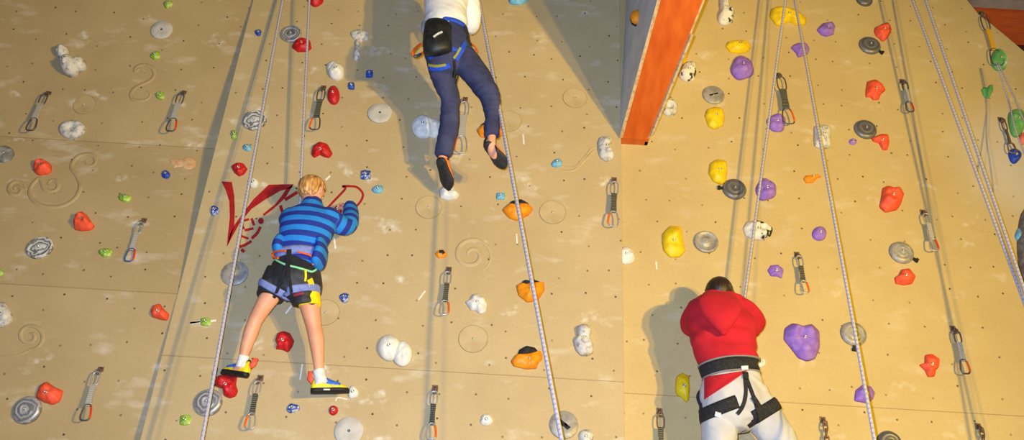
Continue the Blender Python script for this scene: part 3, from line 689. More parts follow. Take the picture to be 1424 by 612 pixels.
hold(15, 452, 208, 146, 156, 'pur', 'cloud', 0.5, 'largest purple hold, right of the person in the red hoodie', polys=[[(376, 202), (380, 155), (410, 134), (452, 146), (490, 137), (523, 168), (525, 230), (505, 280), (470, 290), (435, 276), (405, 236)]], bumps=((-.45, .55, .3, .45), (-.2, .3, .22, -.35), (.35, .45, .4, .2)))
hold(15, 704, 424, 86, 76, 'pur', 'tear', 0.6, 'purple hold low on the right behind the right rope', polys=[[(662, 452), (668, 408), (695, 386), (730, 392), (748, 420), (740, 445), (715, 462), (685, 456)]])
hold(18, 432, 308, 86, 96, 'orr', 'rough', 0.5, 'orange-red hold with a beak, low on the right wall', polys=[[(388, 305), (412, 298), (412, 265), (440, 259), (474, 280), (470, 315), (455, 330), (455, 352), (425, 355), (412, 328)]])
hold(12, 552, 398, 62, 124, 'yel', 'nub', 0.6, 'tall yellow hold left of the person in the red hoodie', polys=[[(520, 395), (525, 352), (550, 336), (578, 348), (582, 395), (578, 445), (566, 461), (548, 438), (524, 425)]])
hold(15, 285, 298, 40, 40, 'white', 'round', 0.6, 'small pale hold peeping out at the waist of the person in red')
# ---- far right
hold(16, 712, 240, 66, 92, 'green', 'round', 0.5, 'upper large oval green hold on the far right, with a carabiner over it')
hold(16, 778, 490, 72, 116, 'green', 'tear', 0.5, 'lower large oval green hold at the right edge')
hold(16, 665, 368, 52, 62, 'green', 'round', 0.4, 'green heart-shaped hold on the far right', polys=[[(640, 362), (650, 352), (665, 360), (676, 342), (688, 340), (690, 365), (680, 385), (668, 399), (650, 388)]], bolt=0)
hold(17, 778, 50, 52, 60, 'blue', 'tear', 0.6, 'blue hold under a quickdraw at the right edge', group='far right blue holds')
hold(17, 795, 370, 40, 60, 'sky', 'tear', 0.7, 'light blue pointed hold beside the dark lump at the right edge')
hold(16, 812, 560, 40, 50, 'pink', 'round', 0.6, 'pinkish orange hold cut by the right edge of the frame')
hold(0, 1432, 345, 36, 130, 'dgrey', 'nub', 0.5, 'dark grey lump of a hold cut by the right edge of the frame', bolt=0)
# hold fixed on the grey side of the prow
mb = MB(); spn = [o for o in vol.children if o.name.startswith('side_panel') and 'label' in o][0]
hp = BVHTree.FromPolygons([v.co + root_world(vol) for v in spn.data.vertices], [list(p.vertices) for p in spn.data.polygons]).ray_cast(CAM, ray(887, 24))[0]
for sgn, key in ((1, 0), (-1, 1)):
    pass
pts = [hp + Vector((-0.002, 0, 0.05)), hp + Vector((-0.012, 0, 0.03)), hp + Vector((-0.016, 0, 0)), hp + Vector((-0.012, 0, -0.03)), hp + Vector((-0.002, 0, -0.05))]
tube(mb, pts, [0.02, 0.034, 0.038, 0.034, 0.02], n=14)
o = link('climbing_hold', mb.mesh(), C['amber']); o.data.transform(Matrix.Translation(-hp)); o.location = hp
tag(o, 'small orange pill hold with a black half on the prow\'s grey side', 'climbing hold', 'amber climbing holds')
mb = MB(); tube(mb, [p - hp + Vector((-0.006, 0.026, 0)) for p in pts], [0.014, 0.026, 0.03, 0.026, 0.014], n=12)
link('grip_pad', mb.mesh(), C['black'], o)['label'] = 'black half'

# ------------------------------------------------------------------ round plates
def plate_mat(name, a, b, ring=30.0, dist=2.0, metal=0.25, rough=0.45):
    m = bpy.data.materials.new(name); m.use_nodes = True; nt = m.node_tree; bs = nt.nodes['Principled BSDF']
    bs.inputs['Metallic'].default_value = metal; bs.inputs['Roughness'].default_value = rough
    tc = nt.nodes.new('ShaderNodeTexCoord'); wv = nt.nodes.new('ShaderNodeTexWave'); wv.wave_type = 'RINGS'; wv.rings_direction = 'SPHERICAL'
    wv.inputs['Scale'].default_value = ring; wv.inputs['Distortion'].default_value = dist; wv.inputs['Detail'].default_value = 3; wv.inputs['Detail Scale'].default_value = 1.5
    nt.links.new(tc.outputs['Object'], wv.inputs['Vector']); r = nt.nodes.new('ShaderNodeValToRGB')
    r.color_ramp.elements[0].color = lin(a); r.color_ramp.elements[1].color = lin(b); r.color_ramp.elements[0].position = 0.2; r.color_ramp.elements[1].position = 0.8
    nt.links.new(wv.outputs['Fac'], r.inputs['Fac']); nt.links.new(r.outputs['Color'], bs.inputs['Base Color'])
    return m
PM = {'silver': plate_mat('silver_swirl', (172, 172, 176), (120, 120, 126), 16, 5), 'dark': plate_mat('dark_ringed', (118, 116, 118), (94, 92, 96), 12, 2.5, 0.25, 0.4),
      'marble': plate_mat('marbled_grey', (206, 206, 206), (112, 112, 116), 11, 11, 0.1, 0.5), 'pale': mat('pale_plate', (196, 192, 186), 0.6, rgb2=(182, 178, 172), nscale=14),
      'cloudy': mat('cloudy_plate', (168, 164, 158), 0.45, metal=0.2, rgb2=(140, 136, 132), nscale=26)}
def plate(t, cx, cy, w, h, kind, style, label, tail=None, mark=None, force=None):
    """turned round plate bolted to the wall: rim, dished or domed face; tail = little tab direction"""
    px, py = T(t, cx, cy); pt, n = surf(px, py, force); s = TS if t else 1
    r = (w * s / 2) / scale_at(px, py)
    if style == 'flat': prof = [(1.0, -.002), (1.0, .010), (.97, .013), (.5, .0135), (0, .0135)]
    elif style == 'dome': prof = [(1.0, -.002), (1.0, .010), (.95, .018), (.80, .026), (.62, .031), (.58, .0285), (.5, .0315), (.28, .036), (.26, .034), (.2, .036), (0, .037)]
    else: prof = [(1.0, -.002), (1.0, .014), (.96, .020), (.86, .022), (.8, .018), (.55, .013), (.42, .015), (.34, .022), (.2, .024), (0, .0245)]
    N = 48; vs = []; fs = []
    for q, z in prof[:-1]:
        for k in range(N):
            a = 2 * math.pi * k / N; vs.append((q * r * math.cos(a), q * r * math.sin(a), z))
    vs.append((0, 0, prof[-1][1])); K = len(prof) - 1
    for i in range(K - 1):
        for k in range(N): fs.append([i * N + k, i * N + (k + 1) % N, (i + 1) * N + (k + 1) % N, (i + 1) * N + k])
    for k in range(N): fs.append([(K - 1) * N + k, (K - 1) * N + (k + 1) % N, K * N])
    fs.append(list(range(N))[::-1])
    me = fixn(mesh('plate', vs, fs)); me.materials.append(PM[kind])
    for p in me.polygons: p.use_smooth = True
    o = bpy.data.objects.new('wall_plate', me); COL.objects.link(o); place(o, pt, n); tag(o, label, 'wall plate', 'round plates bolted to the wall')
    add_bolt(o, (0, 0, prof[-1][1]), 0.9, kind == 'pale')
    if tail:
        mb = MB(); a = math.radians(tail); d = Vector((math.cos(a), math.sin(a), 0)); e = Vector((-d.y, d.x, 0))
        box(mb, d * (r + 0.012) + Vector((0, 0, 0.008)), d * 0.020, e * 0.009, Vector((0, 0, 0.006)))
        box(mb, d * (r + 0.026) + Vector((0, 0, 0.010)), d * 0.009, e * 0.014, Vector((0, 0, 0.008)))
        link('locking_tab', mb.mesh(), C['black'], o, False)
    if mark:
        mb = MB(); a, L, W = mark; d = Vector((math.cos(math.radians(a)), math.sin(math.radians(a)), 0)); e = Vector((-d.y, d.x, 0)); z = prof[-1][1]
        for off, kk in ((0.0, 1.0), (0.55, 0.6)):
            box(mb, d * (r * 0.12 * (off * 3)) + e * (W * r * off) + Vector((0, 0, z + 0.003)), d * (L * r * kk), e * (W * r * (0.6 if off else 1)), Vector((0, 0, 0.003)))
        link('tape_strip', mb.mesh(), C['black'], o, False)['label'] = 'black strip'
    return o
plate(1, 657, 123, 88, 78, 'pale', 'flat', 'pale flat round plate near the top of the left wall')
plate(2, 164, 424, 104, 84, 'marble', 'dish', 'marbled grey plate with a dark smear in the middle of the left wall')
plate(3, 112, 492, 116, 112, 'silver', 'dome', 'large silver round plate at the bottom left under the blocky orange hold')
plate(4, 423, 141, 84, 66, 'silver', 'dish', 'silver swirled round plate at the top between the two left ropes')
plate(4, 275, 490, 96, 78, 'marble', 'dish', 'swirled silver round plate crossed by the left rope, highest on that rope')
plate(4, 783, 460, 98, 82, 'pale', 'flat', 'flat white round plate in the shadow left of the upper climber')
plate(5, 195, 527, 108, 98, 'cloudy', 'flat', 'grey round plate in the boy\'s shadow beneath the lettering')
plate(6, 87, 462, 114, 108, 'silver', 'dome', 'silver round plate crossed by the left rope near the boy\'s left shoe')
plate(6, 658, 577, 117, 117, 'pale', 'flat', 'flat white round plate at the bottom of the frame below the small red button')
plate(9, 770, 552, 116, 110, 'cloudy', 'flat', 'grey round plate with a black tape strip at the foot of the middle rope', mark=(-38, .42, .13))
plate(13, 93, 387, 90, 74, 'cloudy', 'flat', 'grey round plate with a dark hand-like mark right of the prow', mark=(20, .40, .06))
plate(16, 190, 187, 88, 70, 'dark', 'dome', 'dark ridged round plate at the upper right with a small tab', tail=-38)
plate(16, 168, 2, 66, 50, 'dark', 'dome', 'dark round plate cut by the top edge at the upper right')
plate(16, 172, 527, 92, 78, 'dark', 'dome', 'dark grey round plate overlapped by an orange-red hold')
plate(14, 178, 186, 97, 84, 'dark', 'dome', 'dark ringed round plate below the tall yellow hold', tail=178)
plate(14, 63, 400, 100, 78, 'cloudy', 'dish', 'light grey scratched round plate right of the big ear-shaped yellow hold')
plate(17, 318, 443, 100, 80, 'cloudy', 'dome', 'silver round plate above an orange-red hold on the far right', tail=-30)
plate(15, 660, 184, 106, 92, 'cloudy', 'dome', 'silver round plate crossed by the right rope', tail=-95)
plate(18, 270, 625, 100, 60, 'dark', 'dome', 'dark round plate just showing at the bottom edge on the right')
# flush wall-coloured plugs: a ring groove and a bolt
M_GRV = mat('groove_shadow_paint', (146, 122, 84), 0.9)
def plug(t, cx, cy, r, label, wallm):
    px, py = T(t, cx, cy); pt, n = surf(px, py); R = r * (TS if t else 1) / scale_at(px, py); N = 48; vs = []; fs = []
    prof = [(1.0, .0), (1.0, .0035), (.985, .005), (.5, .005)]
    for q, z in prof:
        for k in range(N):
            a = 2 * math.pi * k / N; vs.append((q * R * math.cos(a), q * R * math.sin(a), z))
    vs.append((0, 0, .005))
    for i in range(3):
        for k in range(N): fs.append([i * N + k, i * N + (k + 1) % N, (i + 1) * N + (k + 1) % N, (i + 1) * N + k])
    for k in range(N): fs.append([3 * N + k, 3 * N + (k + 1) % N, 4 * N])
    fs.append(list(range(N))[::-1])
    o = link('wall_plug', fixn(mesh('plug', vs, fs)), wallm, None, False); place(o, pt, n); tag(o, label, 'wall plug', 'flush wall-coloured round plugs')
    mb = MB(); tube(mb, [Vector((R * 1.005 * math.cos(2 * math.pi * k / N), R * 1.005 * math.sin(2 * math.pi * k / N), .0005)) for k in range(N)], 0.0026, True, 6)
    link('groove_ring', mb.mesh(), M_GRV, o); add_bolt(o, (0, 0, .004), 0.95)
M_PLG = mat('plug_paint', (192, 171, 131), 0.62, rgb2=(180, 159, 119), nscale=8, bump=0.2)
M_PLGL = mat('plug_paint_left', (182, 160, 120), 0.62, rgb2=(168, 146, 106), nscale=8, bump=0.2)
plug(1, 342, 425, 44, 'tan flush plug on the left wall between two quickdraws', M_PLGL)
plug(6, 562, 95, 55, 'tan flush plug just right of the boy\'s right knee', M_PLG)
plug(9, 402, 202, 58, 'tan flush plug at the lower centre below the ragged white hold', M_PLG)
plug(8, 222, 257, 52, 'tan flush plug beneath the white hold at the upper climber\'s toe', M_PLG)
plug(8, 724, 278, 53, 'tan flush plug right of the orange and black hold on the middle rope', M_PLG)
plug(10, 115, 397, 48, 'tan flush plug under the edge of the prow\'s shadow', M_PLG)
plug(7, 547, 492, 50, 'tan flush plug right of the upper climber\'s right ankle', M_PLG)
# ------------------------------------------------------------------ quickdraws
M_STEEL = mat('steel', (176, 177, 182), 0.35, metal=0.45)
M_RUST = mat('bronzed_steel', (138, 112, 90), 0.42, metal=0.35, rgb2=(104, 76, 56), nscale=80)
M_DKST = mat('dark_steel', (84, 86, 94), 0.35, metal=0.4)
M_BLUST = mat('blue_anodised', (78, 100, 160), 0.35, metal=0.4)
M_GATEO = mat('orange_gate', (226, 96, 26), 0.4)
M_GATER = mat('red_gate', (206, 58, 28), 0.4)
def sling_mat(name, a, b, sc=150):
    m = bpy.data.materials.new(name); m.use_nodes = True; nt = m.node_tree; bs = nt.nodes['Principled BSDF']; bs.inputs['Roughness'].default_value = 0.85
    tc = nt.nodes.new('ShaderNodeTexCoord'); w = nt.nodes.new('ShaderNodeTexWave'); w.bands_direction = 'Z'; w.inputs['Scale'].default_value = sc / 6.28; w.inputs['Distortion'].default_value = 0.6
    nt.links.new(tc.outputs['Object'], w.inputs['Vector']); r = nt.nodes.new('ShaderNodeValToRGB'); r.color_ramp.interpolation = 'CONSTANT'
    r.color_ramp.elements[0].color = lin(a); r.color_ramp.elements[1].color = lin(b); r.color_ramp.elements[1].position = 0.66
    nt.links.new(w.outputs['Fac'], r.inputs['Fac']); nt.links.new(r.outputs['Color'], bs.inputs['Base Color']); return m
SL = {'grey': sling_mat('grey_webbing', (176, 172, 164), (150, 146, 140)), 'dark': sling_mat('dark_webbing', (52, 52, 50), (108, 104, 84)), 'yellow': sling_mat('yellow_webbing', (226, 168, 30), (206, 150, 24))}
def ringpath(c, hw, hh, n=28, k=3.0, tilt=0.0):
    out = []
    for i in range(n):
        a = 2 * math.pi * i / n; ca, sa = math.cos(a), math.sin(a)
        r = (abs(ca) ** k + abs(sa) ** k) ** (-1 / k)
        x, z = hw * r * ca, hh * r * sa
        x *= 1 + tilt * (z / hh)
        out.append(Vector((c[0] + x, c[1], c[2] + z)))
    return out
def quickdraw(top, bot, sl, metal, gate, label, side=1, out=0.045, force=None, lower=None, chain=False, slim=1.0):
    """bolt hanger, upper carabiner, stitched sling and lower carabiner, hanging along local -z"""
    pt, n = surf(*top, force)
    bp = P(bot[0], bot[1], -pt.y + out * 0.9)
    zax = (pt + n * out * 0.5 - bp).normalized(); L = (pt - bp).length
    yax = (n - zax * n.dot(zax)).normalized() * -1; xax = yax.cross(zax).normalized()     # y into the wall
    root = empty('quickdraw', pt, label, 'quickdraw', 'quickdraws hanging from the wall')
    root.matrix_world = Matrix.Translation(pt) @ Matrix((xax, yax, zax)).transposed().to_4x4()
    def put(name, mb, m, par=root, smooth=True): return link(name, mb.mesh(), m, par, smooth)
    t = 0.0048
    mb = MB()                                                     # hanger: plate folded out from the wall with an eye
    box(mb, (0, .001, 0), (.019, 0, 0), (0, .0025, 0), (0, 0, .02))
    box(mb, (0.004 * side, -.016, -.024), (.0022, 0, .002), (0, .017, 0), (-.003, 0, .016))
    tube(mb, ringpath((0.004 * side, -.026, -.03), .012, .016, 16), .004, True, 6)
    h = put('hanger', mb, M_RUST, smooth=False)
    b = bpy.data.objects.new('bolt', BOLT_D); COL.objects.link(b); b.parent = h; b.rotation_euler = (math.pi / 2, 0, 0); b.location = (0, -.002, 0.002)
    if chain:
        for i in range(3):
            mb = MB(); c = (0, -out * .7, -.055 - i * .042); q = ringpath(c, .013, .029, 20)
            if i % 2: q = [Vector((c[0] + (p.y - c[1]) * 1.0, c[1] + (p.x - c[0]) * .9, p.z)) for p in q]
            tube(mb, q, t, True, 8); put('chain_link', mb, M_RUST)
        zu = -.17
    else:
        mb = MB(); tube(mb, ringpath((0, -out * .75, -L * .235), L * .065 * (slim + 1) / 2, L * .135, 28), t, True, 8); put('upper_carabiner', mb, metal)
        zu = -L * .345
    mb = MB(); zl = -L * .70; w = L * .046 * slim if not chain else .012; K = 10; vs = []; fs = []
    for i in range(K + 1):
        z = zu + (zl - zu) * i / K; th = .0045 + .002 * abs(math.cos(i * math.pi / K)); ww = w * (0.92 + .12 * abs(math.cos(i * math.pi / K)))
        yy = -out * .78 - .003 * math.sin(i * math.pi / K)
        vs += [(-ww, yy - th, z), (ww, yy - th, z), (ww, yy + th, z), (-ww, yy + th, z)]
    for i in range(K):
        for k in range(4): fs.append([i * 4 + k, i * 4 + (k + 1) % 4, i * 4 + 4 + (k + 1) % 4, i * 4 + 4 + k])
    fs += [[0, 1, 2, 3], [K * 4 + k for k in range(4)]]; mb.add(vs, fs); tube(mb, ringpath((0, -out * .78, zl), w * .9, .010, 16), .005, True, 6)
    put('sling', mb, SL[sl], smooth=False)
    ring = ringpath((0, -out * .8, -L * .85), L * .078, L * .145, 36, 3.2, -0.22)
    gs = [p for p in ring if (p.x * side) > L * .045 and abs(p.z + L * .85) < L * .12]; gs.sort(key=lambda p: p.z)
    mb = MB(); tube(mb, ring, t * 1.05, True, 8); lc = put('lower_carabiner', mb, lower or metal)
    mb = MB(); tube(mb, [p + Vector((side * .0006, -.001, 0)) for p in gs], t * 1.35, False, 8); put('gate', mb, gate, lc)['label'] = 'coloured gate'
    return root
quickdraw((68, 129), (42, 183), 'grey', M_DKST, M_DKST, 'grey quickdraw on the left wall, furthest left of the upper pair', 1)
quickdraw((256, 128), (237, 184), 'grey', M_DKST, M_GATER, 'grey quickdraw with a red gate, right of the S-shaped scroll', 1)
quickdraw((200, 307), (179, 365), 'grey', M_STEEL, M_GATER, 'grey quickdraw with blue lower carabiner in the middle of the left wall', 1, lower=M_BLUST)
quickdraw((140, 513), (118, 586), 'grey', M_STEEL, M_GATER, 'grey quickdraw with a black and red carabiner at the bottom of the left wall', 1, lower=M_DKST)
quickdraw((450, 122), (437, 182), 'dark', M_DKST, M_GATEO, 'black quickdraw beside the oval red hold, above the boy in stripes', -1)
quickdraw((362, 526), (347, 598), 'dark', M_STEEL, M_GATEO, 'black quickdraw hanging below the boy in stripes', -1)
quickdraw((624, 375), (617, 439), 'dark', M_STEEL, M_GATEO, 'black quickdraw in the middle of the centre wall under the tiny orange hold', 1)
quickdraw((605, 540), (599, 612), 'dark', M_STEEL, M_GATEO, 'black quickdraw at the bottom centre of the frame', 1)
quickdraw((647, 138), (640, 214), 'grey', M_STEEL, M_GATEO, 'grey quickdraw between the legs of the upper climber', -1)
quickdraw((854, 250), (852, 316), 'dark', M_STEEL, M_GATEO, 'black quickdraw by the joint beneath the prow', -1)
quickdraw((1082, 104), (1097, 174), 'dark', M_DKST, M_GATEO, 'black quickdraw behind the rope at the upper right, over a purple hold', 1)
quickdraw((1254, 113), (1265, 157), 'grey', M_DKST, M_GATER, 'small grey quickdraw on the right wall beside the cloud-shaped orange-red hold', 1)
quickdraw((1283, 295), (1299, 350), 'grey', M_STEEL, M_GATER, 'grey quickdraw right of the largest orange-red hold', 1)
quickdraw((1108, 354), (1119, 409), 'dark', M_STEEL, M_GATEO, 'black quickdraw right above the largest purple hold', 1, lower=M_STEEL)
quickdraw((1325, 457), (1342, 521), 'grey', M_DKST, M_GATEO, 'grey quickdraw low on the far right wall', 1)
quickdraw((1144, 584), (1154, 650), 'grey', M_RUST, M_GATER, 'rusty quickdraw chain at the bottom edge below the largest purple hold', 1, chain=True)
quickdraw((1360, 593), (1374, 655), 'grey', M_RUST, M_GATER, 'rusty quickdraw chain at the bottom edge on the far right', 1, chain=True)
quickdraw((917, 572), (919, 645), 'dark', M_RUST, M_GATEO, 'rusty quickdraw at the bottom edge left of the person in red', 1)
quickdraw((1363, 18), (1388, 92), 'yellow', M_DKST, M_DKST, 'yellow slung quickdraw over the upper oval green hold', 1, slim=.6, out=.03)
quickdraw((1391, 166), (1408, 214), 'dark', M_RUST, M_RUST, 'dark quickdraw over the blue hold at the right edge', 1, slim=.6, out=.03)

# ------------------------------------------------------------------ ropes
def rope_mat(name, a, b):
    m = bpy.data.materials.new(name); m.use_nodes = True; nt = m.node_tree; bs = nt.nodes['Principled BSDF']; bs.inputs['Roughness'].default_value = 0.8
    at = nt.nodes.new('ShaderNodeAttribute'); at.attribute_name = 'run'
    sp = nt.nodes.new('ShaderNodeSeparateXYZ'); nt.links.new(at.outputs['Vector'], sp.inputs[0])
    s1 = mth(nt, 'SINE', mth(nt, 'ADD', mth(nt, 'MULTIPLY', sp.outputs['X'], 230.0), mth(nt, 'MULTIPLY', sp.outputs['Y'], 2 * math.pi)))
    s2 = mth(nt, 'SINE', mth(nt, 'SUBTRACT', mth(nt, 'MULTIPLY', sp.outputs['X'], 230.0), mth(nt, 'MULTIPLY', sp.outputs['Y'], 4 * math.pi)))
    f = mth(nt, 'GREATER_THAN', mth(nt, 'ADD', s1, s2), 0.9)
    nt.links.new(mixc(nt, f, lin(a), lin(b)), bs.inputs['Base Color'])
    bp = nt.nodes.new('ShaderNodeBump'); bp.inputs['Strength'].default_value = 0.4; bp.inputs['Distance'].default_value = 0.002
    nt.links.new(s1, bp.inputs['Height']); nt.links.new(bp.outputs[0], bs.inputs['Normal']); return m
M_ROPE = rope_mat('lavender_rope', (176, 173, 188), (146, 146, 174))
def rope(pts, label, r=0.0062, m=None):
    """pts: (px, py, p)"""
    W = [P(*q) for q in pts]
    if len(W) > 2: W = [Vector(x) for x in catmull([list(w) for w in W], 10)]
    else: W = [W[0].lerp(W[1], i / 40) for i in range(41)]
    c = W[0].copy(); N = 10; mb = MB(); tube(mb, [w - c for w in W], r, n=N)
    me = mb.mesh('rope', False); at = me.attributes.new('run', 'FLOAT_VECTOR', 'POINT'); run = 0
    for i in range(len(W)):
        if i: run += (W[i] - W[i - 1]).length
        for k in range(N): at.data[i * N + k].vector = (run, k / N, 0)
    o = link('climbing_rope', me, m or M_ROPE); o.location = c
    return tag(o, label, 'rope', 'climbing ropes')
def ext(a, b, ka, kb):
    """stretch a straight rope past both frame edges in 3D: returned as world points through P is not needed; extend in image and depth"""
    return a, b
def rope2(a, b, label, up=0.9, down=0.8, r=0.0062):
    A, B = P(*a), P(*b); d = (B - A).normalized()
    A2 = A - d * up; B2 = B + d * (down if down < .5 else (B.z - .012) / -d.z)
    if A2.y > -0.02: A2 = A - d * max(0, (A.y + 0.02) / d.y if abs(d.y) > 1e-6 else 0) * 1.0 if d.y < 0 else A2
    N = 60; W = [A2.lerp(B2, i / N) for i in range(N + 1)]; c = W[0].copy(); n = 10; mb = MB(); tube(mb, [w - c for w in W], r, n=n)
    me = mb.mesh('rope', False); at = me.attributes.new('run', 'FLOAT_VECTOR', 'POINT'); run = 0
    for i in range(N + 1):
        if i: run += (W[i] - W[i - 1]).length
        for k in range(n): at.data[i * n + k].vector = (run, k / n, 0)
    o = link('climbing_rope', me, M_ROPE); o.location = c
    return tag(o, label, 'rope', 'climbing ropes')
rope2((393, 0, .10), (281, 612, .50), 'lavender rope running from top to bottom left of the boy in stripes', .5, r=.0105)
rope2((430, 0, .20), (418, 262, .16), 'lavender rope that ends behind the head of the boy in stripes', .9, .12, r=.0088)
rope2((666, 0, .36), (781, 612, 1.0), 'lavender rope running from top to bottom right of the upper climber', .9, r=.0115)
rope2((1092, 0, .22), (1034, 425, .12), 'lavender rope that ends behind the shoulder of the person in red', .6, .10, r=.0088)
rope2((1105, 0, .22), (1216, 612, .95), 'right lavender rope of the pair above the person in red, reaching the bottom edge', .6, r=.0092)
rope2((1269, 0, .25), (1421, 412, .5), 'left strand of the two lavender ropes on the far right', .8, r=.0098)
rope2((1287, 0, .25), (1426, 408, .54), 'right strand of the two lavender ropes on the far right', .8, r=.0098)
rope([(1386, 88, .10), (1402, 140, .14), (1412, 180, .2), (1424, 212, .24), (1440, 250, .3)], 'thin rope from the green hold down over the lower green one', 0.005)
rope([(1388, 88, .10), (1408, 130, .18), (1424, 168, .3), (1450, 220, .5)], 'thin rope slanting from the green hold out of the right edge', 0.005)
# ------------------------------------------------------------------ people
M_SKIN = mat('skin', (226, 164, 132), 0.5, rgb2=(214, 146, 114), nscale=9, lo=0.35, hi=0.7)
M_SKIND = mat('brown_skin', (122, 78, 56), 0.5, rgb2=(106, 66, 46), nscale=9)
M_EYE = mat('eye', (240, 240, 236), 0.2)
M_LIP = mat('lips', (190, 104, 92), 0.5)
UP = Vector((0, 0, 1))
def R_(wpx, px, py, p): return wpx / scale_at(px, py, p)
def sec(px, py, p, wpx, b=None, k=1.0):
    """loft section: pixel centre, distance off the wall, half width in pixels, half depth in metres"""
    a = R_(wpx, px, py, p); return (P(px, py, p), a, (b if b is not None else a * k))
def hand(mb, wrist, fwd, palm, size, curl=1.0, thumb=1, spread=0.06):
    """palm, four unequal fingers bent towards the palm side, thumb leaving the side of the palm"""
    f = fwd.normalized(); n = (palm - f * palm.dot(f)).normalized(); s = f.cross(n).normalized() * thumb      # s points to the thumb side
    Lp = size * .50; w = size * .23
    loft(mb, [(wrist, size * .13, size * .10), (wrist + f * Lp * .35, size * .19, size * .11), (wrist + f * Lp * .8, w, size * .10), (wrist + f * Lp, w * .96, size * .075)], 3, 12, side=s)
    for i, (off, ln) in enumerate(((.78, .40), (.27, .46), (-.25, .43), (-.75, .34))):
        b = wrist + f * (Lp * .93) + s * (w * off); d = (f + s * off * spread).normalized(); pts = [b - d * size * .06]; ang = 0.15 * curl; q = b.copy()
        for seg, k in enumerate((.45, .32, .26)):
            ang += (0.35, 0.65, 0.55)[seg] * curl
            q2 = q + (d * math.cos(ang) + n * math.sin(ang)) * (ln * size * k); pts.append(q.copy()) if seg == 0 else None; pts.append(q2); q = q2
        rr = size * .052
        loft(mb, [(p, rr * k, rr * k) for p, k in zip(pts, (1.0, 1.05, 1.0, .92, .78))], 3, 10, side=s)
    b = wrist + f * Lp * .30 + s * size * .17; d = (f * .6 + s * .75 + n * .25).normalized()
    p1 = b + d * size * .17; p2 = p1 + (f * .9 + s * .25 + n * .35).normalized() * size * .15; p3 = p2 + (f * .9 + n * .5).normalized() * size * .12
    loft(mb, [(b - d * size * .05, size * .075, size * .075), (p1, size * .065, size * .065), (p2, size * .06, size * .06), (p3, size * .045, size * .045)], 3, 10, side=n)
def head(mb, c, up, face, s):
    """skull, jaw, nose, lips, brows and ears; c = middle of the head, s = head height"""
    u = up.normalized(); f = (face - u * face.dot(u)).normalized(); r = u.cross(f).normalized() * -1; M = Matrix((r, f, u)).transposed()
    q = lambda x, y, z: c + M @ Vector((x * s, y * s, z * s))
    ball(mb, q(0, -.05, .10), (s * .365, s * .44, s * .395), M, 24, 16)
    loft(mb, [(q(0, .02, .08), s * .33, s * .37), (q(0, .06, -.18), s * .30, s * .32), (q(0, .14, -.36), s * .20, s * .20), (q(0, .18, -.45), s * .12, s * .11)], 4, 20, side=r)
    loft(mb, [(q(0, .37, .06), s * .035, s * .04), (q(0, .42, -.06), s * .05, s * .06), (q(0, .43, -.12), s * .065, s * .06)], 4, 12, side=r)
    for k in (-1, 1):
        loft(mb, [(q(.05 * k, .36, .09), s * .05, s * .04), (q(.15 * k, .345, .105), s * .05, s * .04), (q(.24 * k, .27, .08), s * .04, s * .04)], 3, 10, side=u)
        ball(mb, q(.10 * k, .31, -.16), (s * .12, s * .10, s * .11), M, 14, 10)
        ball(mb, q(.045 * k, .385, -.16), (s * .035, s * .035, s * .03), M, 10, 8)
        # ear: rim and lobe
        e = [q(.365 * k, -.02, .08), q(.40 * k, -.07, .12), q(.415 * k, -.11, .06), q(.40 * k, -.09, -.03), q(.365 * k, -.03, -.10)]
        loft(mb, [(p, s * .03, s * .035) for p in e], 3, 10)
        ball(mb, q(.37 * k, -.05, .0), (s * .02, s * .055, s * .09), M, 12, 8)
    loft(mb, [(q(-.10, .35, -.25), s * .03, s * .025), (q(0, .385, -.245), s * .035, s * .032), (q(.10, .35, -.25), s * .03, s * .025)], 3, 10, side=u)
    loft(mb, [(q(-.08, .335, -.285), s * .03, s * .025), (q(0, .37, -.29), s * .035, s * .03), (q(.08, .335, -.285), s * .03, s * .025)], 3, 10, side=u)
    return q, M
def eyes(root, q, M, s, iris=(90, 110, 130)):
    for k in (-1, 1):
        mb = MB(); ball(mb, q(.145 * k, .325, .025), s * .052, M, 14, 10); e = child('eye', mb.mesh(), M_EYE, root)
        mb = MB(); ball(mb, q(.145 * k, .365, .025), (s * .026, s * .014, s * .026), M, 12, 8)
        me = mb.mesh(); me.transform(Matrix.Translation(-root_world(root))); link('iris', me, mat('iris_%d' % iris[0], iris, 0.2), e)
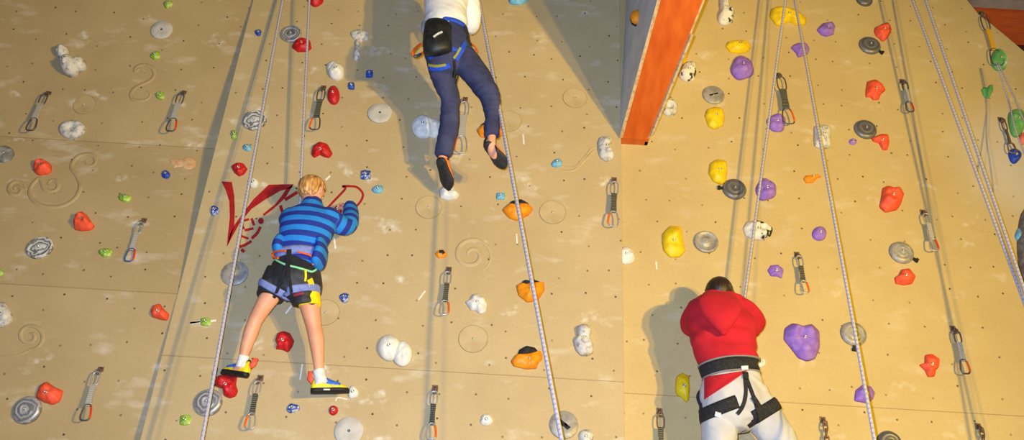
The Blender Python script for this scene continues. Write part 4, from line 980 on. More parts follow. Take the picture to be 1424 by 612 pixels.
def hair_cap(root, q, M, s, m, thick, face_line, nape, seed, strand=0.012, name='hair', label=None, tuft=0.0):
    """hair over skull: thickened cap, cut along forehead and nape, combed into locks"""
    mb = MB(); ball(mb, Vector((0, -.05, .10)), (.365 + thick, .44 + thick, .395 + thick * 1.2), None, 96, 64); me = mb.mesh()
    bm = bmesh.new(); bm.from_mesh(me)
    def keep(c):
        zlim = nape + (face_line - nape) * max(0.0, min(1.0, (c.y + .30) / .62)) ** 1.2
        if abs(c.x) > .30 and c.y > -.16: zlim = max(zlim, .10 if c.y < .02 else .16)
        return c.z > zlim + 0.02 * math.sin(c.x * 55 + seed)
    bmesh.ops.delete(bm, geom=[f for f in bm.faces if not keep(f.calc_center_median())], context='FACES')
    bmesh.ops.smooth_vert(bm, verts=[v for v in bm.verts if v.is_boundary], factor=.5, use_axis_x=True, use_axis_y=True, use_axis_z=True)
    bmesh.ops.recalc_face_normals(bm, faces=bm.faces)
    crown = Vector((0.0, -.22, .46))
    for v in bm.verts:
        d = v.co - crown; ang = math.atan2(d.x, d.y + 1e-6); ln = d.length
        nz = noise.noise(Vector((ang * 9 + seed, ln * 2.2, seed))) * .7 + noise.noise(Vector((ang * 26, ln * 4, seed * 2))) * .5
        out = (v.co - Vector((0, -.05, .1))).normalized()
        v.co += out * (nz * strand / s * .9 + tuft * max(0, noise.noise(Vector((ang * 5, seed, ln * 2)))) )
    bmesh.ops.solidify(bm, geom=bm.faces[:], thickness=.02)
    bm.to_mesh(me); bm.free()
    for v in me.vertices: v.co = q(*v.co)
    o = child(name, me, m, root)
    if label: o['label'] = label
    return o
def hair_mat(name, a, b, c):
    m = bpy.data.materials.new(name); m.use_nodes = True; nt = m.node_tree; bs = nt.nodes['Principled BSDF']; bs.inputs['Roughness'].default_value = 0.5
    tc = nt.nodes.new('ShaderNodeTexCoord'); mp = nt.nodes.new('ShaderNodeMapping'); mp.inputs['Scale'].default_value = (60, 60, 12); nt.links.new(tc.outputs['Object'], mp.inputs[0])
    n = node(nt, 'ShaderNodeTexNoise', i_Scale=1.0, i_Detail=3.0); nt.links.new(mp.outputs[0], n.inputs['Vector'])
    r = nt.nodes.new('ShaderNodeValToRGB'); r.color_ramp.elements[0].position = .3; r.color_ramp.elements[1].position = .72
    r.color_ramp.elements[0].color = lin(a); r.color_ramp.elements[1].color = lin(c); e = r.color_ramp.elements.new(.5); e.color = lin(b)
    nt.links.new(n.outputs['Fac'], r.inputs['Fac']); nt.links.new(r.outputs['Color'], bs.inputs['Base Color']); return m
def shoe(root, heel, toe, up, W, Hh, upper, sole, parts=(), label=None, asym=0.0):
    """climbing shoe: low-cut upper, wrapped sole and rand, pull tab; built along heel-toe"""
    f = (toe - heel); L = f.length; f = f / L; u = (up - f * up.dot(f)).normalized(); s = f.cross(u)
    q = lambda x, y, z: heel + s * (x * W) + f * (y * L) + u * (z * Hh)
    # stations: y, half width, top height, centre shift
    st = [(-.02, .20, .42, 0), (.04, .34, .72, 0), (.14, .40, .98, 0), (.28, .40, .95, .0), (.42, .43, .74, .02), (.56, .49, .60, .03), (.70, .52, .50, .03), (.84, .44, .40, .02), (.94, .29, .30, 0), (1.0, .12, .20, 0)]
    def body(z0, ztop, inf, st=st, n=20):
        vs = []; fs = []
        for y, w, h, c in st:
            hh = min(h, ztop) if ztop else h
            for k in range(n):
                a = 2 * math.pi * k / n; x = math.cos(a) * w * inf; z = math.sin(a)
                zz = z0 + (hh - z0) * (0.5 + 0.5 * (math.copysign(abs(z) ** .75, z)))
                vs.append(q(x + c, y, zz))
        K = len(st)
        for i in range(K - 1):
            for k in range(n): fs.append([i * n + k, i * n + (k + 1) % n, (i + 1) * n + (k + 1) % n, (i + 1) * n + k])
        fs += [list(range(n)), [(K - 1) * n + k for k in range(n)]]
        mb = MB(); mb.add(vs, fs); return mb
    sh = child('shoe', body(0.0, None, 1.0).mesh(), upper, root)
    if label: sh['label'] = label
    def sub(name, mb, m):
        me = mb.mesh(); me.transform(Matrix.Translation(-root_world(root))); return link(name, me, m, sh)
    sub('sole', body(-.06, .26, 1.09, [(y * 1.03 - .015, w, h * .9 if h < .3 else h, c) for y, w, h, c in st]), sole)
    for name, y0, y1, inf, m in parts:
        ys = [y0 + (y1 - y0) * i / 5 for i in range(6)]; ss = []
        for y in ys:
            for a, b in zip(st[:-1], st[1:]):
                if a[0] <= y <= b[0]:
                    k = (y - a[0]) / (b[0] - a[0]); ss.append(tuple(a[i] + (b[i] - a[i]) * k for i in range(4))); break
        ss = [(y, w, h * (1 + (inf - 1) * 1.2) + .02, c) for y, w, h, c in ss]
        sub(name, body(.2, None, inf, ss), m)
    return sh, sub, q
def tab(sub, q, m, pts, w=.1):
    mb = MB(); W = [q(*p) for p in pts]; tube(mb, W, (W[0] - W[-1]).length * .28, n=8, flat=.35); sub('pull_tab', mb, m)
def wrap_band(bvh, c, axis, height, off, m_name, m, root, rmax=.3, thick=.006, n=48, tilt=None):
    """strap wound round cloth: for each direction go out from the centre to the cloth surface"""
    ax = axis.normalized(); s = ax.orthogonal().normalized(); t = ax.cross(s); rows = []
    for j in (-1, -.5, .5, 1):
        R = []
        for k in range(n):
            a = 2 * math.pi * k / n; d = s * math.cos(a) + t * math.sin(a); o = c + ax * (j * height / 2)
            h = bvh.ray_cast(o, d, rmax); R.append((h[0] - o).length if h[0] else None)
        good = [r for r in R if r is not None] or [rmax * .5]; av = sorted(good)[len(good) // 2]
        R = [min(r if r is not None else av, av * 1.7) for r in R]
        for _ in range(3): R = [max(R[k], .25 * R[k - 1] + .5 * R[k] + .25 * R[(k + 1) % n]) for k in range(n)]
        rows.append((j, R))
    Rm = [max(r[1][k] for r in rows) for k in range(n)]
    vs = []; fs = []
    for j, R in rows:
        for k in range(n):
            a = 2 * math.pi * k / n; vs.append(c + ax * (j * height / 2) + (s * math.cos(a) + t * math.sin(a)) * (max(R[k], Rm[k] - .022) + off + (thick if abs(j) < .9 else thick * .4)))
    for j, R in rows[::-1]:
        for k in range(n):
            a = 2 * math.pi * k / n; vs.append(c + ax * (j * height / 2) + (s * math.cos(a) + t * math.sin(a)) * (max(R[k], Rm[k] - .022) + off - .004))
    for i in range(8):
        i2 = (i + 1) % 8
        for k in range(n): fs.append([i * n + k, i * n + (k + 1) % n, i2 * n + (k + 1) % n, i2 * n + k])
    me = fixn(mesh('band', vs, fs)); me.transform(Matrix.Translation(-root_world(root))); return link(m_name, me, m, root)
def drape(bvhs, pts, w, off=.004, thick=.004, closed=False, sub=6):
    """flat webbing laid on the cloth along a line of pixels seen from the front"""
    rows = catmull([list(p) for p in pts], sub); C_ = []; Nn = []; last = None
    for r in rows:
        d = ray(r[0], r[1]); best = None
        for b in bvhs:
            h = b.ray_cast(CAM, d)
            if h[0] and (best is None or h[3] < best[3]): best = h
        if best: C_.append(best[0]); Nn.append(best[1]); last = best[0]
        elif last is not None: C_.append(CAM + d * ((last - CAM).length)); Nn.append(-d)
    for _ in range(6):
        C_ = [C_[0]] + [C_[i - 1] * .25 + C_[i] * .5 + C_[i + 1] * .25 for i in range(1, len(C_) - 1)] + [C_[-1]]
        Nn = [Nn[0]] + [(Nn[i - 1] + Nn[i] * 2 + Nn[i + 1]).normalized() for i in range(1, len(Nn) - 1)] + [Nn[-1]]
    vs = []; fs = []
    for i, (c, n) in enumerate(zip(C_, Nn)):
        t = (C_[min(i + 1, len(C_) - 1)] - C_[max(i - 1, 0)]).normalized(); s = t.cross(n).normalized()
        c = c + n * off
        vs += [c - s * w / 2 - n * .006, c - s * w / 2 + n * thick, c + s * w / 2 + n * thick, c + s * w / 2 - n * .006]
    K = len(C_)
    for i in range(K - 1):
        for k in range(4): fs.append([i * 4 + k, i * 4 + (k + 1) % 4, i * 4 + 4 + (k + 1) % 4, i * 4 + 4 + k])
    fs += [[0, 1, 2, 3], [(K - 1) * 4 + k for k in range(4)]]; mb = MB(); mb.add(vs, fs); return mb
def subpart(par, name, mb, m, smooth=True):
    me = mb.mesh() if isinstance(mb, MB) else mb
    me.transform(Matrix.Translation(-root_world(par))); return link(name, me, m, par, smooth)
def grouper(root, name):
    """holder part made of one real piece; caller passes the first piece's mesh"""
    return None
M_BLK = mat('black_webbing', (26, 26, 30), 0.8, rgb2=(40, 40, 44), nscale=70, bump=0.3, bscale=300)

# =================== boy in the striped top
o0 = P(410, 548, .12)
boy = empty('person', o0, 'boy with blond hair in a blue striped top and black shorts, legs spread on holds', 'person', 'climbers on the wall')
bm_ = MB()
hc = P(434, 268, .25); hs = .205
qh, Mh = head(bm_, hc, Vector((.06, .10, 1)), Vector((.40, 1, -.08)), hs)
loft(bm_, [(P(434, 280, .27), .044, .046), (P(434, 292, .28), .046, .048), (P(433, 302, .28), .05, .05)], 3, 16)
loft(bm_, [sec(434, 296, .27, 20, .05), sec(431, 308, .28, 31, .075), sec(424, 328, .29, 29, .08), sec(418, 348, .30, 25, .075), sec(412, 368, .30, 27, .08), sec(408, 384, .30, 28, .085)], 4, 20, side=(1, 0, 0))
legL = [sec(393, 384, .29, 17), sec(378, 408, .27, 14.5), sec(364, 430, .24, 12), sec(355, 446, .22, 10.2), sec(349, 462, .20, 10.3), sec(343, 480, .18, 8.6), sec(338.5, 496, .165, 6.6), sec(336, 510, .15, 6.2)]
legR = [sec(423, 388, .29, 17), sec(427, 410, .27, 15.5), sec(432, 432, .25, 13.5), sec(436.5, 455, .22, 11), sec(440, 474, .20, 10.6), sec(442, 494, .185, 8.6), sec(443.5, 512, .175, 7.1), sec(445, 528, .165, 6.6)]
for l in (legL, legR): loft(bm_, l, 5, 18)
for l, d in ((legL[-1], (P(320, 519, .08) - P(336, 514, .15))), (legR[-1], (P(474, 541, .13) - P(446, 534, .16)))):      # feet inside the shoes
    loft(bm_, [(l[0], .028, .028), (l[0] + d * .4 + Vector((0, 0, -.015)), .03, .024), (l[0] + d * .85 + Vector((0, 0, -.022)), .03, .015)], 3, 14)
armR = [sec(458, 300, .27, 12), sec(470, 309, .24, 9.5), sec(480, 315, .20, 8), sec(486, 306, .16, 7), sec(486.5, 293, .11, 6), sec(484, 288, .09, 5.6)]
loft(bm_, armR, 5, 16)
armL = [sec(408, 302, .27, 12), sec(402, 306, .20, 10), sec(408, 312, .13, 8), sec(418, 304, .09, 6.5), sec(424, 298, .075, 6)]
loft(bm_, armL, 5, 16)
hand(bm_, P(484.5, 289, .088), P(473, 281, .052) - P(485, 289, .088), Vector((-.35, .5, -.8)), .125, 1.15, -1)
hand(bm_, P(424, 298, .075), Vector((.3, .35, .8)), Vector((0, 1, -.15)), .125, .7, 1)
me = remesh(bm_, .0052, 4, .5); child('body', me, M_SKIN, boy)
eyes(boy, qh, Mh, hs)
M_BLOND = hair_mat('blond_hair', (132, 84, 38), (196, 142, 78), (232, 196, 132))
hair_cap(boy, qh, Mh, hs, M_BLOND, .045, .26, -.30, 3.0, .010, tuft=.05)
# striped top
sh = MB()
loft(sh, [sec(434, 284, .27, 15, .058), sec(433, 291, .275, 20, .07), sec(431, 299, .28, 33, .086), sec(429, 311, .285, 37.5, .10), sec(424, 327, .295, 36, .105), sec(419, 343, .30, 33, .10), sec(416, 356, .30, 31.5, .098), sec(413, 366, .30, 30, .095)], 5, 28, side=(1, 0, -.16))
loft(sh, [sec(456, 302, .275, 15), sec(468, 309, .24, 14), sec(480, 315, .20, 13), sec(486, 308, .165, 12.4), sec(487.5, 298, .13, 11), sec(487, 289, .098, 9.6)], 5, 20)
loft(sh, [sec(406, 303, .275, 15), sec(400, 307, .21, 12), sec(406, 313, .14, 10.4), sec(416, 306, .10, 8.6)], 5, 18)
loft(sh, [sec(392, 345, .31, 9, .06), sec(398, 352, .31, 12, .07), sec(408, 358, .31, 12, .07)], 4, 16)         # cloth bunched over the belt
me = remesh(sh, .0075, 5); wrinkle(me, .0055, 12, 22, 1.0)
ax0, ax1 = P(434, 284, .28), P(413, 366, .30); axd = (ax0 - ax1); axl = axd.length; axd = axd / axl
elb = P(483, 315, .20); shd = P(461, 303, .27); wr = P(487, 289, .10)
def stripes(me):
  at = me.attributes.new('stripe', 'FLOAT', 'POINT')
  for v in me.vertices:
    w = v.co; d = (w - ax1).dot(axd) + (w.x - ax0.x) * -.04
    val = (axl - d)
    # sleeve: run of the stripes follows the arm
    if w.x > P(470, 306, .25).x and w.y > -.30:
        t1 = (w - shd).dot((elb - shd).normalized()); t2 = (w - elb).dot((wr - elb).normalized())
        L1 = (elb - shd).length
        val = .02 + (t1 if t2 < 0.012 else L1 + t2)
    at.data[v.index].value = val
stripes(me)
m = bpy.data.materials.new('striped_cotton'); m.use_nodes = True; nt = m.node_tree; bs = nt.nodes['Principled BSDF']; bs.inputs['Roughness'].default_value = .85
a_ = nt.nodes.new('ShaderNodeAttribute'); a_.attribute_name = 'stripe'
fr_ = mth(nt, 'FRACT', mth(nt, 'DIVIDE', mth(nt, 'ADD', a_.outputs['Fac'], .006), .0755))
nt.links.new(mixc(nt, mth(nt, 'GREATER_THAN', fr_, .50), lin((30, 132, 224)), lin((26, 48, 150))), bs.inputs['Base Color'])
top_ = child('striped_top', me, m, boy)
for secs in ([sec(447, 340, .31, 7, .09), sec(446, 352, .315, 9, .105), sec(443.5, 363, .32, 9, .11), sec(441, 367, .32, 7, .10)],
             [sec(391, 338, .31, 8, .09), sec(389, 346, .315, 9.5, .10), sec(390, 351, .315, 8, .10)]):
    fl_ = MB(); loft(fl_, secs, 5, 20)
    fme = remesh(fl_, .0065, 4); wrinkle(fme, .004, 12, 22, 2.0); stripes(fme); subpart(top_, 'loose_hem', fme, m)
# shorts
so = MB()
loft(so, [sec(413, 364, .30, 28, .092), sec(410, 374, .30, 32, .10), sec(407, 386, .30, 36.5, .11), sec(405, 394, .295, 36, .105)], 4, 24, side=(1, 0, -.16))
loft(so, [sec(392, 380, .29, 22), sec(383, 396, .28, 20.5), sec(376.5, 409, .27, 19), sec(374.5, 414, .27, 19)], 4, 20, round_ends=False)
loft(so, [sec(422, 382, .29, 22), sec(424, 400, .28, 20.5), sec(424, 418, .27, 18.5), sec(423.5, 425, .265, 17.5)], 4, 20, round_ends=False)
me = remesh(so, .007, 4); wrinkle(me, .006, 16, 24, 4.0); bv = bvh_of(me)
M_SHO = mat('black_shorts', (36, 38, 44), .6, rgb2=(52, 56, 64), nscale=9, bump=.2)
child('shorts', me, M_SHO, boy)
M_YEL = mat('yellow_cloth', (244, 214, 20), .7, rgb2=(228, 192, 12), nscale=20)
yl = MB(); loft(yl, [sec(427, 408, .275, 17.5), sec(430, 418, .27, 16), sec(431, 426, .262, 15.2), sec(431, 428, .262, 13)], 4, 20, round_ends=False)
child('shorts_lining', yl.mesh(), M_YEL, boy)['label'] = 'yellow lining below the right hem'
mb = drape([bv], [(424, 376), (425, 384), (424, 391)], .012); child('yellow_print', mb.mesh(), M_YEL, boy, False)
mb = drape([bv], [(430, 388), (432, 393), (433, 399)], .034); child('yellow_print', mb.mesh(), M_YEL, boy, False)
# harness
M_PERI = mat('periwinkle_webbing', (128, 142, 206), .75, rgb2=(112, 124, 190), nscale=40, bump=.3, bscale=200)
bvs = bvh_of(bpy.data.objects['striped_top'].data) if False else None
bt = bpy.data.objects['striped_top'].data; bts = BVHTree.FromPolygons([v.co + root_world(boy) for v in bt.vertices], [list(p.vertices) for p in bt.polygons])
axis = (P(414, 345, .30) - P(409, 372, .30)).normalized(); axis = (axis + Vector((-.09, 0, 0))).normalized()
har = wrap_band(bts, P(412, 357.5, .30), axis, .058, .004, 'climbing_harness', M_PERI, boy, .22)
har['label'] = 'periwinkle blue climbing harness'
M_ORL = mat('orange_cord', (232, 92, 28), .5)
def cord(par, pts, r, m, name, n=8):
    W = [P(*p) for p in pts]; W = [Vector(x) for x in catmull([list(w) for w in W], 5)]; mb = MB(); tube(mb, W, r, n=n); return subpart(par, name, mb, m)
cord(har, [(398, 349, .425), (390, 349, .41), (382, 350, .38), (379, 354, .35), (381, 358, .35), (387, 359, .38)], .0065, M_ORL, 'gear_loop')
cord(har, [(414, 350.5, .43), (422, 352, .425), (431, 355, .405), (436, 360, .38), (437, 366, .37), (434, 368, .37)], .0065, M_ORL, 'gear_loop')
M_GRN = mat('mint_piping', (140, 222, 170), .6)
mb = drape([bv, bts], [(382.5, 361), (390, 365.5), (400, 369.5), (415, 373), (428, 377), (434, 378.5), (439, 375)], .011, .003); subpart(har, 'mint_trim', mb, M_GRN, False)
BLK = [bv, bts]
for pts, w in ((((404, 349), (402, 362), (396, 382), (388, 400), (382, 412)), .018), (((404, 349), (402, 364), (402, 384), (405, 400), (408, 415)), .018)):
    mb = drape(BLK, pts, w, .010); subpart(har, 'leg_strap', mb, M_BLK, False)
mb = drape(BLK, [(403, 348), (402.5, 356), (401.5, 366)], .03, .012); subpart(har, 'back_strap', mb, M_BLK, False)
lp = wrap_band(bv, P(380, 403, .275), (legL[0][0] - legL[2][0]), .042, .004, 'leg_loop', M_PERI, har, .13)
lp = wrap_band(bv, P(423, 408, .275), (P(421, 390, .28) - P(425.5, 424, .27)), .042, .004, 'leg_loop', M_PERI, har, .13)
mb = drape([bvh_of(so.mesh()), bv], [(411, 411.5), (417, 410), (423, 408.5)], .014, .016); subpart(har, 'red_tag', mb, mat('red_tag', (150, 44, 66), .7), False)
# dark hem flap hanging at the right hip
mb = MB(); loft(mb, [sec(441, 380, .26, 5, .05), sec(443, 395, .26, 5, .055), sec(441, 405, .27, 6, .05)], 4, 14); child('hem_flap', mb.mesh(), M_SHO, boy)
# socks and shoes
M_SOCK = mat('white_sock', (232, 232, 232), .85, rgb2=(206, 206, 210), nscale=40, bump=.3)
for l in ((sec(339.5, 494.5, .168, 7.4), sec(337.5, 502, .16, 7.6), sec(335.5, 511, .15, 8.4)), (sec(443, 514, .178, 8.2), sec(445, 524, .17, 8.4), sec(447, 534, .165, 10))):
    mb = MB(); loft(mb, list(l), 4, 18, round_ends=False); child('sock', mb.mesh(), M_SOCK, boy)
M_SY = mat('yellow_shoe', (236, 216, 34), .5, rgb2=(222, 198, 22), nscale=30); M_SB = mat('blue_shoe', (44, 98, 206), .5, rgb2=(60, 116, 216), nscale=40); M_SOLE = mat('black_rubber', (26, 26, 28), .6, bump=.2)
M_SR = mat('coral_tab', (238, 88, 66), .6)
def boyshoe(heel, toe, up, W, H, label):
    s_, sub, q = shoe(boy, heel, toe, up, W, H, M_SY, M_SOLE, (('vamp', .36, .76, 1.035, M_SB), ('cuff', .12, .34, 1.035, M_SOLE)), label)
    tab(sub, q, M_SR, [(0, .05, .55), (0, -.06, .8), (0, -.05, 1.15), (0, .05, 1.12)])
    mb = MB(); a, b = q(.52, .30, .06), q(.52, .48, .06); tube(mb, [a, (a + b) / 2, b], .005, n=8); sub('side_patch', mb, M_SOCK)
boyshoe(P(342, 524, .165), P(308, 519, .07), Vector((.25, 0, 1)), .066, .104, 'yellow, blue and black climbing shoe')
boyshoe(P(433.5, 546, .165), P(485, 545.5, .12), Vector((.0, .0, 1)), .068, .108, 'yellow, blue and black climbing shoe')

# =================== upper climber
o1 = P(621, 262, .12)
cl = empty('person', o1, 'climber in white top and navy trousers hanging at the top edge, head out of frame', 'person', 'climbers on the wall')
b2 = MB()
hc = P(622, -62, .52); hs2 = .225
qh2, Mh2 = head(b2, hc, Vector((0, .05, 1)), Vector((.1, 1, .1)), hs2)
loft(b2, [(P(622, -42, .54), .052, .055), (P(622, -30, .56), .055, .058)], 3, 16)
loft(b2, [sec(622, -32, .56, 20, .06), sec(621, -16, .58, 31, .09), sec(620, 8, .60, 25, .085), sec(620, 34, .60, 23, .085), sec(621, 56, .60, 27, .095), sec(621, 76, .58, 27, .10)], 4, 20, side=(1, 0, 0))
l2L = [sec(609, 76, .57, 14), sec(617, 106, .50, 13), sec(626, 140, .43, 9.5), sec(624, 175, .36, 9), sec(617, 208, .29, 6.4), sec(616, 218, .27, 6)]
l2R = [sec(635, 74, .57, 14), sec(658, 100, .56, 13), sec(680, 132, .56, 10), sec(684, 160, .56, 9), sec(684, 186, .55, 6.5), sec(683, 200, .54, 6)]
for l in (l2L, l2R): loft(b2, l, 5, 18)
loft(b2, [(l2L[-1][0], .033, .033), (P(616, 232, .23), .036, .03), (P(624, 254, .15), .034, .02)], 3, 14)
loft(b2, [(l2R[-1][0], .033, .033), (P(686, 212, .50), .036, .03), (P(699, 228, .42), .034, .02)], 3, 14)
a2R = [sec(648, -16, .56, 9), sec(656, 10, .52, 8), sec(654, 29, .45, 7), sec(650, 20, .32, 6), sec(648, 0, .19, 5), sec(648, -12, .10, 4.6)]
a2L = [sec(596, -16, .56, 9), sec(584, -30, .45, 8), sec(578, -48, .34, 7), sec(578, -70, .22, 6), sec(580, -86, .12, 5)]
loft(b2, a2R, 5, 16); loft(b2, a2L, 5, 16)
hand(b2, a2R[-1][0], Vector((.0, .5, .75)), Vector((0, .8, -.5)), .165, 1.0, -1); hand(b2, a2L[-1][0], Vector((.1, .4, .8)), Vector((0, .8, -.5)), .165, 1.0, 1)
child('body', remesh(b2, .006, 4, .5), M_SKIN, cl); eyes(cl, qh2, Mh2, hs2)
hair_cap(cl, qh2, Mh2, hs2, hair_mat('brown_hair', (58, 36, 20), (84, 54, 32), (110, 74, 44)), .05, .28, -.30, 7.0, .012)
M_WHT = mat('white_jersey', (236, 236, 238), .85, rgb2=(224, 226, 232), nscale=6, bump=.2, bscale=60)
ws = MB()
loft(ws, [sec(622, -34, .56, 17, .07), sec(621, -20, .58, 33, .10), sec(620, 4, .60, 30, .105), sec(620, 22, .61, 28.5, .11), sec(620, 33, .61, 29.5, .115), sec(621, 38, .61, 28, .11)], 4, 26, side=(1, 0, 0))
loft(ws, [sec(645, -18, .57, 13), sec(655, 6, .54, 12.5), sec(656, 28, .48, 12), sec(653, 36, .42, 12), sec(650, 22, .31, 12), sec(648, 2, .19, 11), sec(648, -8, .12, 9)], 5, 18)
loft(ws, [sec(598, -18, .57, 13), sec(585, -30, .46, 11), sec(578, -48, .34, 9.5), sec(578, -68, .23, 8)], 5, 18)
me = remesh(ws, .008, 4); wrinkle(me, .007, 10, 16, 2.2); wbv = bvh_of(me); child('white_top', me, M_WHT, cl)
M_NAVY = mat('navy_trousers', (52, 56, 92), .85, rgb2=(64, 68, 106), nscale=8, bump=.3, bscale=250)
nt_ = MB()
loft(nt_, [sec(620, 34, .60, 25.5, .098), sec(621, 50, .60, 28.5, .108), sec(621, 68, .59, 30.5, .118), sec(622, 84, .57, 29, .11)], 4, 26, side=(1, 0, 0))
loft(nt_, [sec(609, 74, .57, 18), sec(614, 94, .53, 18.2), sec(619, 114, .48, 16.5), sec(626.5, 138, .43, 12.2), sec(625.5, 160, .39, 12.8), sec(624, 180, .35, 13), sec(619.5, 200, .31, 11), sec(616.5, 214, .28, 10.2), sec(616, 217, .275, 9)], 5, 22, round_ends=False)
loft(nt_, [sec(634, 72, .57, 18), sec(647, 86, .565, 19), sec(663, 106, .56, 17.5), sec(678, 128, .56, 14.5), sec(683, 146, .56, 12), sec(684.5, 166, .555, 11.2), sec(684, 183, .55, 10.6), sec(684, 189, .55, 9.6)], 5, 22, round_ends=False)
me = remesh(nt_, .008, 4); wrinkle(me, .011, 11, 21, 5.0); nbv = bvh_of(me); child('trousers', me, M_NAVY, cl)
M_HB = mat('blue_webbing', (34, 84, 214), .7, rgb2=(26, 68, 190), nscale=50, bump=.2, bscale=300); M_OLV = mat('olive_webbing', (150, 150, 60), .8)
hh_ = wrap_band(nbv, P(620.5, 41, .605), Vector((0.02, 0, 1)), .04, .004, 'climbing_harness', M_HB, cl, .2); hh_['label'] = 'blue and olive climbing harness'
NB = [nbv]
for pts, w, m_, nm in ((((597, 93), (605, 95), (615, 94), (626, 90)), .032, M_HB, 'leg_loop'), (((598, 90), (608, 91), (620, 89.5)), .016, M_OLV, 'leg_loop_trim'),
                       (((633, 84), (638, 76), (643, 68), (646, 60)), .032, M_HB, 'leg_loop'), (((630, 82), (635, 74), (639, 67)), .015, M_OLV, 'leg_loop_trim'), (((625, 68), (631, 69), (636, 70)), .024, M_HB, 'riser_strap'), (((594, 74), (598, 77), (600, 82)), .026, M_HB, 'riser_strap')):
    mb = drape(NB, pts, w, .006 if 'trim' not in nm else .012); subpart(hh_, nm, mb, m_, False)
mb = drape(NB, [(631, 84), (632, 94), (630, 108)], .016, .006); subpart(hh_, 'leg_strap', mb, M_BLK, False)
cord(hh_, [(634, 84, .62), (637, 94, .60), (637, 106, .56), (634, 116, .52)], .004, M_BLK, 'hanging_tail')
cord(hh_, [(645, 37, .66), (649, 46, .64), (651, 58, .62), (655, 64, .60)], .014, M_BLK, 'gear_loop')
M_SLP = mat('black_slipper', (34, 34, 37), .55, rgb2=(48, 48, 52), nscale=30, bump=.2); M_SLO = mat('orange_slipper', (236, 132, 62), .55)
def slipper(heel, toe, up, label):
    s_, sub, q = shoe(cl, heel, toe, up, .088, .088, M_SLO, M_SLP, (), label)
    mb = MB(); tube(mb, [q(-.44, .1, .45), q(-.35, .02, 1.0), q(0, -.06, 1.35), q(.35, .02, 1.0), q(.44, .1, .45)], .008, n=8, flat=.6); sub('heel_strap', mb, M_SLP)
slipper(P(612, 222, .30), P(624, 264, .125), Vector((.35, .9, .15)), 'black and orange climbing shoe')
slipper(P(677, 200, .56), P(702, 234, .43), Vector((.45, .85, .35)), 'black and orange climbing shoe')
# chalk bag and carabiners hang from the harness: things of their own
cb = P(608, 53, .74)
bag = empty('chalk_bag', cb, 'black chalk bag hanging at the back of the climber in navy trousers', 'chalk bag')
mb = MB(); loft(mb, [sec(609.5, 35, .73, 17.5, .05), sec(609, 37, .735, 19, .056), sec(608.5, 50, .745, 19.5, .066), sec(608.5, 64, .745, 19.5, .066), sec(609, 71, .74, 19, .06), sec(609.5, 74, .735, 16.5, .045)], 5, 28, side=(1, 0, 0), round_ends=False)
me = mb.mesh(); wrinkle(me, .006, 14, 14, 9.0); M_BAG = mat('black_nylon', (30, 31, 33), .5, rgb2=(46, 48, 50), nscale=14, bump=.4, bscale=80); bbv = bvh_of(me); child('bag_body', me, M_BAG, bag)
mb = drape([bbv], [(603, 52), (609, 47.5), (615, 45)], .010, .004); child('reflective_strip', mb.mesh(), M_SOCK, bag, False)
mb = drape([bbv], [(592, 41), (600, 42.5), (612, 42), (624, 40)], .020, .004); child('rim', mb.mesh(), M_BLK, bag, False)
mb = MB(); loft(mb, [sec(591, 34, .68, 5, .03), sec(590.5, 42, .68, 5, .03)], 3, 12); child('belt_buckle', mb.mesh(), mat('grey_nylon', (150, 154, 160), .6), bag)
def biner(c, d, L, m, label):
    d = d.normalized(); s = d.cross(Vector((.3, -1, .1))).normalized(); mb = MB(); W = []
    for p in ringpath((0, 0, 0), L * .26, L * .5, 28, 3, -.15): W.append(s * p.x + d * p.z)
    tube(mb, W, L * .075, True, 10); o = link('carabiner', mb.mesh(), m); o.location = c; tag(o, label, 'carabiner', 'orange carabiners'); 
    g = MB(); tube(g, [w + Vector((0, -.001, 0)) for w in W[8:14]], L * .09, n=8); link('gate', g.mesh(), M_DKST, o); return o
biner(P(583, 70, .66), P(576, 76, .66) - P(589, 65, .66), .11, M_ORL, 'orange carabiner hanging left of the black chalk bag')
biner(P(658, 67, .60), P(656, 61, .6) - P(661, 74, .6), .07, M_ORL, 'orange carabiner at the right hip of the climber in navy')

# =================== person in the red hoodie
LEAN = 0.15
o2 = P(1020, 600, .3)
rd = empty('person', o2, 'person in a red hoodie and pale grey trousers seen from behind, lower right', 'person', 'climbers on the wall')
b3 = MB(); hc = P(1000, 411, .36); hs3 = .215
qh3, Mh3 = head(b3, hc, Vector((0, .22, 1)), Vector((.0, 1, -.22)), hs3)
loft(b3, [(P(1001, 420, .38), .055, .055), (P(1002, 434, .40), .06, .06)], 3, 16)
loft(b3, [sec(1002, 430, .40, 24, .07), sec(1003, 446, .40, 38, .10), sec(1006, 476, .41, 36, .10), sec(1010, 506, .42, 31, .095), sec(1016, 534, .42, 36, .11), sec(1020, 556, .42, 36, .115)], 4, 20, side=(1, 0, 0))
l3L = [sec(1003, 556, .41, 22), sec(1000, 590, .38, 19), sec(998, 640, .33, 14.5), sec(996, 690, .27, 14), sec(994, 745, .2, 9), sec(994, 758, .19, 8.5)]
l3R = [sec(1044, 556, .41, 22), sec(1064, 586, .39, 19), sec(1092, 630, .34, 14.5), sec(1104, 680, .27, 14), sec(1112, 735, .2, 9), sec(1113, 748, .19, 8.5)]
for l in (l3L, l3R): loft(b3, l, 5, 18)
a3L = [sec(968, 440, .38, 13), sec(962, 450, .28, 12), sec(966, 448, .17, 10), sec(976, 436, .10, 8), sec(982, 428, .07, 7)]
a3R = [sec(1040, 440, .38, 13), sec(1045, 450, .28, 12), sec(1040, 448, .17, 10), sec(1030, 436, .10, 8), sec(1024, 428, .07, 7)]
loft(b3, a3L, 5, 16); loft(b3, a3R, 5, 16)
hand(b3, a3L[-1][0], Vector((.2, .35, .8)), Vector((0, 1, -.3)), .17, .8, 1); hand(b3, a3R[-1][0], Vector((-.2, .35, .8)), Vector((0, 1, -.3)), .17, .8, -1)
